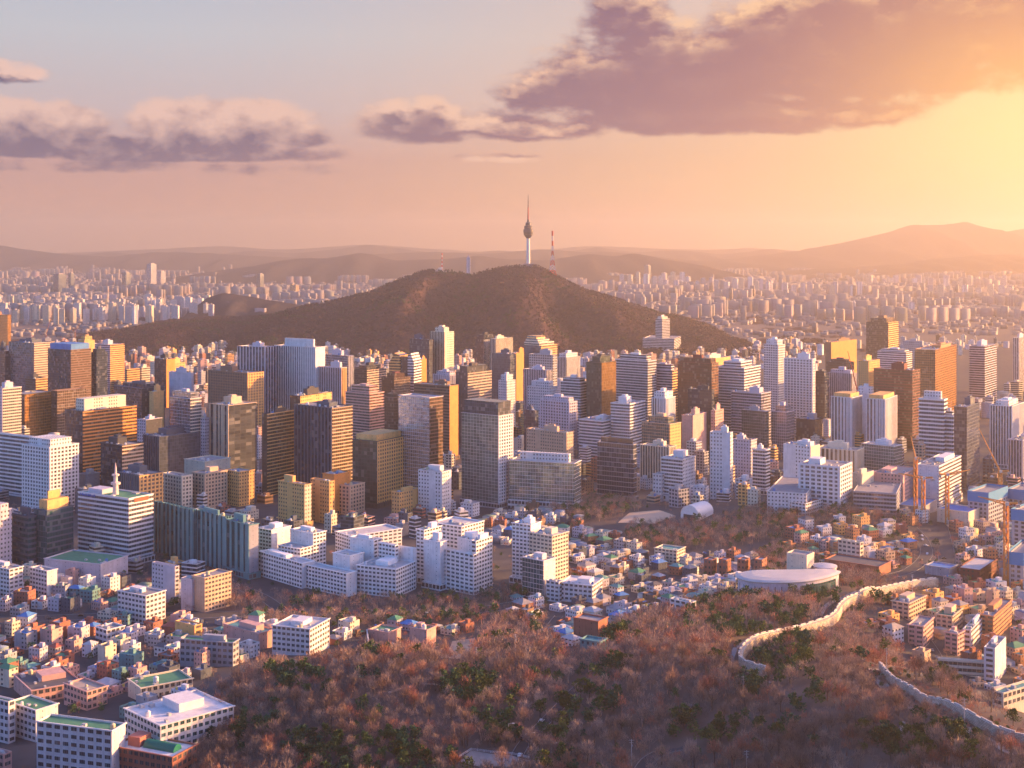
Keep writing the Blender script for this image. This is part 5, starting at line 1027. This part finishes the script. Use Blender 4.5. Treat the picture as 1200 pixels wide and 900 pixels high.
for (xl, xr, yt, Y, lab) in ((63, 77, 321, 7600, 'broad distant blue grey tower at far left'), (80, 87, 320, 7700, 'slim distant tower right of the broad blue grey one'), (143, 153, 319, 7900, 'distant brown tower in the middle of the far plain'), (172, 183, 309, 8200, 'tallest distant tower on the far plain, pale and square'), (184, 194, 318, 8500, 'dark distant tower behind the tallest pale one'), (301, 309, 321, 8000, 'distant blue tower left of the dark far hill'), (755, 763, 311, 9300, 'hazy tallest tower of the cluster right of the hill'), (731, 738, 322, 9100, 'hazy left tower of the cluster right of the hill'), (774, 782, 320, 9200, 'hazy right tower of the cluster right of the hill'), (262, 276, 355, 5100, 'bright gold tower beside the small wooded hill'), (460, 466, 328, 8000, 'orange distant tower at the left flank of the hill'), (340, 346, 332, 8000, 'pale orange distant tower before the far hill'), (343, 350, 334, 7900, 'second pale orange distant tower before the far hill')):
    h = CH + (HY - yt) / F * Y; w_ = (xr - xl) / F * Y / 2; r_ = empty('distant_tower', (((xl + xr) / 2 - 600) / F * Y, Y, -1), -R(36)); tag(r_, lab, 'tower', 'towers of the far plain'); m_ = MB(); w_ *= .72; m_.prism([(-w_, -w_), (w_, -w_), (w_, w_), (-w_, w_)], 0, h); m_.obj('wall', facade('gold' if 'gold' in lab or 'orange' in lab else ('lilac' if 'pale' in lab else 'slate'), 'steel', 4, 4, .9, .7), r_); m_ = MB(); m_.prism([(-w_ * .6, -w_ * .6), (w_ * .6, -w_ * .6), (w_ * .6, w_ * .6), (-w_ * .6, w_ * .6)], h + .02, h + 5); m_.obj('roof', paint((.35, .3, .3)), r_)
def far_ok(x, y): return abs(x) < .62 * y and hill_top(x, y) <= 2
for k in range(420):                                            # estates: aligned rows of equal slabs
    y = 4900 * math.exp(q.random() * 1.05); x = q.uniform(-.56, .56) * y; th = R(q.choice([8, 20, 36, 52, -15])); col = q.choice(FARC[:4]); h = q.uniform(30, 62); ca, sa = math.cos(th), math.sin(th); s = q.uniform(14, 26); nx_, ny_ = q.randint(2, 5), q.randint(2, 4)
    for i in range(nx_):
        for j in range(ny_):
            lx, ly = i * s * 2.7, j * 52; X_, Y_ = x + lx * ca + ly * sa, y - lx * sa + ly * ca
            if far_ok(X_, Y_): far.append((X_, Y_, 0, s, 6.5, h * q.uniform(.86, 1.06), th, tuple(v * q.uniform(.85, 1.1) for v in col)))
for k in range(12500):                                           # low houses and the odd tower between the estates
    y = 4250 * math.exp(q.random() * 1.2); x = q.uniform(-.58, .58) * y
    if not far_ok(x, y) or vnoise(x / 420, y / 420, 9) < .22: continue
    tall = q.random() < .03; s = q.uniform(5, 11) * (1 + y / 14000); far.append((x, y, 0, s, q.uniform(5, 9), q.uniform(25, 70) if tall else q.uniform(5, 15), R(q.choice([10, 25, 36, 50])), q.choice(FARC)))
def mass(name, items): tag(meshobj(name, npmesh(name, *boxes_mesh(items)), tinted_walls(name + '_paint', *((3.2, 2.9) if name != 'far_city' else (3.4, 7.0)))), kind='stuff')
for k in range(2600):                                           # the city goes on beyond both sides of the picture
    y = math.sqrt(q.uniform(700 ** 2, 4200 ** 2)); sgn = q.choice((-1, 1)); x = sgn * q.uniform(.395, .62) * y
    if sgn > 0 and y < 900 or hill_top(x, y) > 3 or not free(x, y, 8): continue
    s = q.uniform(8, 18); h = q.choice([7, 10, 10, 14, 20, 30]) if y < 1500 else q.choice([10, 14, 22, 34, 60, 80]); rest.append((x, y, T(x, y), s / 2, q.uniform(8, 16) / 2, h, R(36 + q.gauss(0, 9)), COL[q.choice(MIDW)])); FOOT.append((x, y, rest[-1][6], s / 2, 7))
mass('far_city', far); mass('city_infill', rest); mass('house_infill', hrest)
print('fill', len(cand), len(rest), len(hs), len(hrest))
# ------------------------------------------------------------------ trees
rng = np.random.default_rng(4)
def bare_proto(n, seed, wid=.11, H=10.0):
    """twigs of a leafless crown: thin blades fanning up and out from the limbs; returns triangles in metres (base at 0)"""
    g = np.random.default_rng(seed); d = g.normal(size=(n, 3)); d[:, 2] = np.abs(d[:, 2]) * 1.1 + .05; d /= np.linalg.norm(d, axis=1)[:, None]
    lob = 1 + .28 * np.sin(d[:, 0] * 5 + seed) * np.cos(d[:, 1] * 4.3 + seed * 2); r = g.uniform(.25, 1, n) ** .6 * lob
    c = d * r[:, None] * np.array([3.7, 3.7, 5.2]) + np.array([0, 0, H * .42]); dirn = d * np.array([.8, .8, .7]) + np.array([0, 0, 1.05]) + g.normal(size=(n, 3)) * .4; dirn /= np.linalg.norm(dirn, axis=1)[:, None]
    L = g.uniform(.8, 2.5, n)[:, None]; side = np.cross(dirn, g.normal(size=(n, 3))); side /= np.linalg.norm(side, axis=1)[:, None]; w_ = wid * g.uniform(.6, 1.5, n)[:, None]
    V = np.stack([c - side * w_, c + side * w_, c + dirn * L], 1).reshape(-1, 3); T_ = []
    for k in range(4):                                          # main stem and forks
        a = g.uniform(0, 6.28); ex, ey = math.cos(a) * g.uniform(.2, 2.2), math.sin(a) * g.uniform(.2, 2.2); T_ += [[-.17 * math.sin(a), .17 * math.cos(a), -.5], [.17 * math.sin(a), -.17 * math.cos(a), -.5], [ex, ey, H * g.uniform(.6, .95)]]
    return np.concatenate([V, np.array(T_)])
def pine_proto(n, seed, H=9.0, s=.55):
    """needle clumps in several flattened pads up the trunk"""
    g = np.random.default_rng(seed); pads = [(g.normal(0, 1.6), g.normal(0, 1.6), H * z, r) for z, r in ((.42, 2.6), (.52, 2.9), (.6, 2.5), (.7, 2.4), (.8, 1.9), (.9, 1.5), (.97, .9))]; V = []
    for i in range(n):
        px, py, pz, r = pads[g.integers(len(pads))]; d = g.normal(size=3); d /= np.linalg.norm(d); c = np.array([px * .8, py * .8, pz]) + d * np.array([r, r, r * .5]) * g.uniform(.5, 1) ** .5
        a = d * .5 + g.normal(size=3) * .6 + np.array([0, 0, .3]); a /= np.linalg.norm(a); b2 = np.cross(a, g.normal(size=3)); b2 /= np.linalg.norm(b2); k = s * g.uniform(.6, 1.4); V += [c - b2 * k * .5, c + b2 * k * .5, c + a * k * 1.3]
    return np.array(V)
def leafmat(name, rough=.9):
    m, t, b = new_mat(name); a = t.n('ShaderNodeAttribute', attribute_name='tint').outputs['Color']; oi = t.n('ShaderNodeObjectInfo').outputs['Random']; t.put(b.inputs['Base Color'], t.mix(1.0, a, t.m('ADD', t.m('MULTIPLY', oi, .5), .75), 'MULTIPLY')); b.inputs['Roughness'].default_value = rough; b.inputs['Specular IOR Level'].default_value = .05; return m
LEAF = leafmat('foliage'); BARK = paint((.09, .065, .055), .95, .3, .5)
def trunk_mesh(H, seed, limbs):
    g = random.Random(seed); m_ = MB(); m_.bar((0, 0, -1), (0, 0, H * .5), .22, .14, 5)
    for i in range(limbs):
        a = 6.28 * i / limbs + g.random(); z0 = H * g.uniform(.25, .48); m_.bar((0, 0, z0), (math.cos(a) * H * .2, math.sin(a) * H * .2, z0 + H * g.uniform(.22, .4)), .1, .04, 4)
    m_.bar((0, 0, H * .5), (g.uniform(-.5, .5), g.uniform(-.5, .5), H * .85), .14, .04, 4); return m_.mesh('trunk')
BT = [np.array(c_) for c_ in ((.25, .175, .145), (.31, .19, .14), (.20, .15, .135), (.32, .14, .10), (.33, .24, .19))]; GT = [np.array(c_) for c_ in ((.055, .10, .045), (.04, .085, .052), (.085, .115, .04))]
crowns_b = []; crowns_p = []
for i in range(6):
    V = bare_proto(460, 10 + i, .07); me = npmesh('crown', V, np.arange(len(V)).reshape(-1, 3), BT[i % 5] * rng.uniform(.85, 1.15, (len(V) // 3, 1)).repeat(3, 0)); me.materials.append(LEAF); tm = trunk_mesh(10, i, 6); tm.materials.append(BARK); crowns_b.append((me, tm))
for i in range(4):
    V = pine_proto(700, 30 + i); me = npmesh('crown', V, np.arange(len(V)).reshape(-1, 3), GT[i % 3] * rng.uniform(.6, 1.4, (len(V) // 3, 1)).repeat(3, 0)); me.materials.append(LEAF); tm = trunk_mesh(9, 40 + i, 3); tm.materials.append(BARK); crowns_p.append((me, tm))
PINES = [[(618, 862), (640, 826), (690, 815), (735, 822), (722, 846), (660, 880)], [(790, 850), (820, 838), (830, 858), (800, 876)], [(520, 800), (560, 792), (598, 812), (560, 832), (520, 822)], [(1000, 880), (1060, 862), (1140, 860), (1150, 890), (1040, 899)], [(420, 880), (470, 862), (500, 880), (450, 899)], [(965, 694), (985, 688), (1000, 696), (980, 700)], [(550, 845), (600, 838), (610, 870), (570, 876)], [(1180, 846), (1200, 843), (1210, 860), (1190, 862)], [(690, 748), (730, 738), (740, 752), (700, 764)], [(300, 795), (350, 785), (380, 800), (330, 815)]]
PINES = [gpoly(p) for p in PINES]
trees = []; P = WOOD_NEAR; x0, x1, y0, y1 = min(p[0] for p in P), max(p[0] for p in P), min(p[1] for p in P), max(p[1] for p in P); st = 5.6
gx_, gy_ = np.meshgrid(np.arange(x0, x1, st), np.arange(y0, y1, st)); gx_ = gx_.ravel() + rng.uniform(-.45, .45, gx_.size) * st; gy_ = gy_.ravel() + rng.uniform(-.45, .45, gy_.size) * st
def lane_ok(x, y, rad): return np.array([off_lane(a, c2, rad) and free(a, c2, rad) for a, c2 in zip(x, y)])
ok = inpoly(gx_, gy_, P); gx_, gy_ = gx_[ok], gy_[ok]; ok = lane_ok(gx_, gy_, .6) & (rng.random(len(gx_)) < np.where(fbm(gx_ / 40, gy_ / 40, 77) > -.14, .96, .5)); gx_, gy_ = gx_[ok], gy_[ok]
pin = np.zeros(len(gx_), bool)
for p in PINES: pin |= inpoly(gx_, gy_, p)
pin = (pin & (rng.random(len(gx_)) < .85)) | ((fbm(gx_ / 48, gy_ / 48, 21) > .11) & (rng.random(len(gx_)) < .7)) | (rng.random(len(gx_)) < .04)
hue = fbm(gx_ / 45, gy_ / 45, 5)
for a, c2, pi_, hu in zip(gx_, gy_, pin, hue): trees.append((a, c2, bool(pi_), rng.uniform(.5, 1.2), hu))
for W_ in WOODS[1:]:
    x0, x1, y0, y1 = min(p[0] for p in W_), max(p[0] for p in W_), min(p[1] for p in W_), max(p[1] for p in W_); X_, Y_ = np.meshgrid(np.arange(x0, x1, 6.5), np.arange(y0, y1, 6.5)); X_ = X_.ravel() + rng.uniform(-3, 3, X_.size); Y_ = Y_.ravel() + rng.uniform(-3, 3, Y_.size); ok = inpoly(X_, Y_, W_); X_, Y_ = X_[ok], Y_[ok]; ok = lane_ok(X_, Y_, 1.0); X_, Y_ = X_[ok], Y_[ok]
    for a, c2 in zip(X_, Y_): trees.append((a, c2, rng.random() < .16, rng.uniform(.6, 1.1), rng.uniform(-.3, .3)))
q = random.Random(3)
for k in range(2600):                                           # garden and street trees among the houses
    pts = ZONES[q.randrange(len(ZONES))][0]; px, py = q.uniform(min(p[0] for p in pts), max(p[0] for p in pts)), q.uniform(min(p[1] for p in pts), max(p[1] for p in pts))
    if k % 3 == 0: px, py = q.uniform(0, 1200), q.uniform(545, 720)
    if 250 < px < 600 and py < 640: continue
    X, Y, Z = at(px, py)
    if free(X, Y, 1.2) and off_lane(X, Y, .3): trees.append((X, Y, q.random() < .22, q.uniform(.4, .85), q.uniform(-.3, .3)))
for k in range(1500):                                           # brush and saplings along the walls
    P_, w_ = LANES[k % 2]; i = rng.integers(len(P_)); a, d_ = rng.uniform(0, 6.28), rng.uniform(3.2, 15); x, y = P_[i][0] + math.cos(a) * d_, P_[i][1] + math.sin(a) * d_
    if np.hypot(np.array(P_)[:, 0] - x, np.array(P_)[:, 1] - y).min() > 3 and free(x, y, .5): trees.append((x, y, rng.random() < .12, rng.uniform(.2, .42), rng.uniform(0, .3)))
tz = terrain(np.array([t_[0] for t_ in trees]), np.array([t_[1] for t_ in trees]))
def size_in_view(i):
    px, py = proj(trees[i][0], trees[i][1], tz[i] + 4); return trees[i][3] / trees[i][1] if -5 < px < 1205 and py < 905 else 0
order = sorted(range(len(trees)), key=lambda i: -size_in_view(i)); single = set(); nb = npn = 0
for i in order:
    if trees[i][2] and npn < 90: single.add(i); npn += 1
    elif not trees[i][2] and nb < 260: single.add(i); nb += 1
B3, P3 = [], []
pb = [bare_proto(120, 50 + i, .125) for i in range(5)]; pp = [pine_proto(150, 70 + i, 9, 1.05) for i in range(4)]
pbn = [bare_proto(250, 90 + i, .085) for i in range(5)]
for i, (x, y, pi_, s, hu) in enumerate(trees):
    if i in single:
        r_ = empty('pine_tree' if pi_ else 'bare_tree', (x, y, tz[i]), q.random() * 6.28); r_.scale = (s, s, s * q.uniform(.9, 1.15))
        if pi_: tag(r_, 'dark green pine tree standing among the bare trees of the near wood', 'tree', 'pines of the near wood')
        else: tag(r_, 'leafless brown tree of the near wood at the bottom of the view', 'tree', 'bare trees of the near wood')
        me, tm = q.choice(crowns_p if pi_ else crowns_b); meshobj('crown', me, None, r_); meshobj('trunk', tm, None, r_); continue
    V = (pp if pi_ else (pbn if y < 850 else pb))[q.randrange(4)]; a = q.random() * 6.28; ca, sa = math.cos(a), math.sin(a); Vt = np.stack([(V[:, 0] * ca - V[:, 1] * sa) * s + x, (V[:, 0] * sa + V[:, 1] * ca) * s + y, V[:, 2] * s + tz[i]], -1)
    base = GT[q.randrange(3)] if pi_ else (BT[q.randrange(5)] * (1 + .7 * hu) + np.array([.03, .0, -.005]) * max(0, hu) * 3); cl = base * rng.uniform(.7, 1.3, (len(V) // 3, 1)).repeat(3, 0); (P3 if pi_ else B3).append((Vt, cl))
for nm, LST in (('bare_wood', B3), ('pine_wood', P3)):
    V = np.concatenate([v for v, _ in LST]); cl = np.concatenate([c_ for _, c_ in LST]); tag(meshobj(nm, npmesh(nm, V, np.arange(len(V)).reshape(-1, 3), cl), LEAF), kind='stuff')
print('trees', len(trees), len(single))
# the wood that covers the tower hill: small crowns, a few faces each
n = 30000; hx = rng.uniform(-1500, 950, n); hy = rng.uniform(3420, 4900, n); HV, HC = [], []
for x, y in zip(hx, hy):
    z = hill_top(x, y)
    if z < 5: continue
    ev = fbm(x / 130, y / 130, 31) > .16 or rng.random() < .05; r = rng.uniform(2.6, 4.6); d = rng.normal(size=(9, 3)); d[:, 2] = np.abs(d[:, 2]); d /= np.linalg.norm(d, axis=1)[:, None]
    c_ = d * r * np.array([1, 1, 1.25]) * rng.uniform(.5, 1, (9, 1)) + np.array([x, y, z + 2.5]); a = rng.normal(size=(9, 3)); a /= np.linalg.norm(a, axis=1)[:, None]; b2 = np.cross(a, d); k = r * .62
    HV.append(np.stack([c_ - a * k, c_ + a * k, c_ + b2 * k * 1.5], 1).reshape(-1, 3)); HC.append(np.repeat(((np.array([.04, .06, .035]) if ev else np.array([.072, .046, .056]) * rng.uniform(.75, 1.25))[None] * rng.uniform(.7, 1.3, (9, 1))), 3, 0))
V = np.concatenate(HV); tag(meshobj('hill_wood', npmesh('hill_wood', V, np.arange(len(V)).reshape(-1, 3), np.concatenate(HC)), LEAF), kind='stuff')
# ------------------------------------------------------------------ poles, lamps, railing, cars
def pole(px, py, top, label, lamp=False, wires=True):
    X, Y, Z = at(px, py); h = CH + (HY - top) / F * Y - Z; r_ = simple('street_lamp' if lamp else 'utility_pole', label, 'lamp' if lamp else 'pole', (X, Y, Z - .5), group='street lamps' if lamp else 'utility poles'); m_ = MB(); m_.bar((0, 0, 0), (0, 0, h), .22, .15, 8); m_.obj('post', paint((.42, .40, .40), .6), r_)
    if lamp:
        m_ = MB(); m_.bar((0, 0, h - .1), (2.0, -.3, h + .35), .1, .08, 6); a_ = m_.obj('arm', paint((.45, .43, .43), .5), r_); m_ = MB(); m_.box(1.8, -.65, h + .2, 3.2, -.05, h + .48); m_.obj('lamp_head', paint((.6, .6, .6), .4), a_)
    else:
        for zz, w_ in ((h - .7, 1.3), (h - 2.0, 1.1)): m_ = MB(); m_.box(-w_, -.09, zz, w_, .09, zz + .2); m_.obj('cross_arm', paint((.35, .33, .33)), r_)
        m_ = MB(); m_.lathe([(.3, h - 3.8), (.3, h - 2.9)], 8, (.45, 0)); m_.obj('transformer', paint((.3, .3, .32)), r_)
for px, py, top, lab in ((740, 898, 865, 'tall grey pole beside the road at the bottom centre'), (875, 905, 878, 'pole with crossarms at the bottom right of centre'), (1039, 792, 758, 'tall pole in front of the wall at the path head'), (1027, 775, 755, 'shorter pole left of the tall one at the path head'), (1130, 852, 817, 'pole beside the low pale wall'), (871, 812, 791, 'grey pole below the curl of the wall'), (810, 836, 824, 'small pole among the bare trees'), (1069, 712, 672, 'pole by the road above the old wall'), (1093, 732, 700, 'pole at the top of the steep lane'), (604, 768, 742, 'thin pale pole at the left wood edge'), (558, 780, 757, 'pole beside the small sandy ground'), (1166, 716, 690, 'pole among the tan houses on the right')): pole(px, py, top, lab)
for px, py, top, lab in ((620, 878, 858, 'street lamp left of the pines at the bottom'), (646, 882, 870, 'street lamp right of the first at the pine clump'), (690, 798, 785, 'street lamp where the road bends in the bare wood'), (586, 850, 834, 'street lamp above the terrace steps'), (596, 868, 847, 'street lamp close behind the terrace'), (668, 890, 880, 'street lamp nearest the bottom road')): pole(px, py, top, lab, True)
r_ = None; PT = resample([at(*p)[:2] for p in [(538, 893), (552, 880), (575, 884), (600, 886), (620, 892)]], 3.2); zz = max(T(*at(*p)[:2]) for p in [(538, 893), (552, 880), (575, 884), (600, 886), (620, 892), (618, 899), (590, 899), (560, 899)]) + .3
r_ = simple('railing', 'white metal railing round the small terrace at the bottom', 'railing', (*PT[0], zz)); RM = paint((.7, .68, .68), .4, .05)
for p in PT: m_ = MB(); m_.bar((p[0] - PT[0][0], p[1] - PT[0][1], 0), (p[0] - PT[0][0], p[1] - PT[0][1], 1.25), .07, .07, 6); m_.obj('post', RM, r_)
for hh in (.35, .8, 1.22):
    m_ = MB()
    for a, c2 in zip(PT, PT[1:]): m_.bar((a[0] - PT[0][0], a[1] - PT[0][1], hh), (c2[0] - PT[0][0], c2[1] - PT[0][1], hh), .06, .06, 5)
    m_.obj('rail', RM, r_)
def car(col, lab, px, py, rz):
    X, Y, Z = at(px, py); r_ = simple('parked_car', lab, 'car', (X, Y, Z + .25), rz, group='cars on the streets'); m_ = MB(); prof = [(-2.2, .3), (-2.2, .85), (-1.5, .95), (-1.0, 1.45), (.55, 1.45), (1.1, .95), (2.15, .8), (2.2, .3)]
    m_.face([(p[0], -.88, p[1]) for p in prof][::-1]); m_.face([(p[0], .88, p[1]) for p in prof])
    for a, c2 in zip(prof, prof[1:] + prof[:1]): m_.face([(a[0], -.88, a[1]), (a[0], .88, a[1]), (c2[0], .88, c2[1]), (c2[0], -.88, c2[1])])
    m_.obj('body', paint(col, .3, .05), r_); m_ = MB(); m_.prism([(-1.25, -.9), (.8, -.9), (.8, .9), (-1.25, .9)], .98, 1.36, top=False); m_.obj('windows', paint((.02, .02, .025), .15), r_)
    for sx in (-1.35, 1.35):
        for sy in (-.8, .8): m_ = MB(); m_.bar((sx, sy - .1, .32), (sx, sy + .1, .32), .33, .33, 10); m_.obj('wheel', paint((.02, .02, .02), .8), r_)
for k, (px, py, cn, where) in enumerate(((824, 678, 'white', 'below the brick house row'), (834, 677, 'silver', 'below the brick house row'), (846, 676, 'dark', 'below the brick house row'), (625, 752, 'black', 'on the lane left of the bare wood'), (618, 757, 'grey', 'on the lane left of the bare wood'), (330, 718, 'white', 'on the avenue behind the school'), (455, 720, 'red', 'on the avenue under the bent white slab'), (500, 719, 'white', 'on the avenue under the third white group'), (1085, 640, 'white', 'on the curving ramp road'), (1106, 655, 'dark', 'on the straight ramp road'), (1102, 780, 'white', 'at the foot of the steep lane'), (1155, 806, 'dark', 'in the yard of the banded school'), (300, 697, 'dark', 'beside the dark trees of the avenue'))):
    car(dict(white=(.7, .7, .7), silver=(.4, .4, .42), dark=(.03, .03, .04), black=(.015, .015, .015), grey=(.2, .2, .21), red=(.4, .03, .03))[cn], f'{cn} car {where}', px, py, k * .7)

# more traffic, copied from the first car with its parts
proto = [o for o in S.objects if o.name.startswith('parked_car') and o.parent is None]
KIDS = {}
for o in S.objects:
    if o.parent in proto: KIDS.setdefault(o.parent, []).append(o)
q = random.Random(8)
for pts, lab in (([(20, 727), (120, 722), (250, 722), (330, 716), (450, 720), (560, 716)], 'small car driving on the tree-lined avenue below the white apartment complex'), ([(1070, 620), (1084, 634), (1089, 650), (1074, 666)], 'small car on the ramp road curving past the cranes'), ([(670, 698), (720, 690), (800, 680), (865, 676)], 'small car on the lane through the low houses near the museum'), ([(600, 898), (612, 872), (640, 845), (668, 815)], 'small car on the road through the bare wood'), ([(1078, 740), (1100, 770), (1107, 790)], 'small car on the steep lane between the brick flats')):
    P = resample([at(*p)[:2] for p in pts], 2.0)
    for k in range(max(4, len(P) // 14)):
        i = q.randrange(1, len(P) - 1); sd_ = q.choice((-1.8, 1.8)); o_ = offs(P, sd_)[i]; a = math.atan2(P[i + 1][1] - P[i - 1][1], P[i + 1][0] - P[i - 1][0]); src = q.choice(proto); n_ = src.copy(); S.collection.objects.link(n_); n_.location = (o_[0], o_[1], T(*o_) + .25); n_.rotation_euler.z = a; n_['label'] = lab; n_['group'] = 'traffic and parked cars'
        for ch in KIDS[src]: d_ = ch.copy(); S.collection.objects.link(d_); d_.parent = n_
# ------------------------------------------------------------------ air
hb = MB(); hb.box(-24000, -1500, -60, 24000, 27500, 720)
haze = hb.obj('haze', None); hm = bpy.data.materials.new('haze_mat'); hm.use_nodes = True; hm.node_tree.nodes.clear(); t = NT(hm.node_tree)
pv = t.n('ShaderNodeVolumePrincipled'); pv.inputs['Color'].default_value = (.90, .79, .64, 1); pv.inputs['Density'].default_value = HAZE_D; pv.inputs['Anisotropy'].default_value = .74
om = t.n('ShaderNodeOutputMaterial'); t.nt.links.new(pv.outputs[0], om.inputs['Volume']); haze.data.materials.append(hm); tag(haze, kind='stuff')
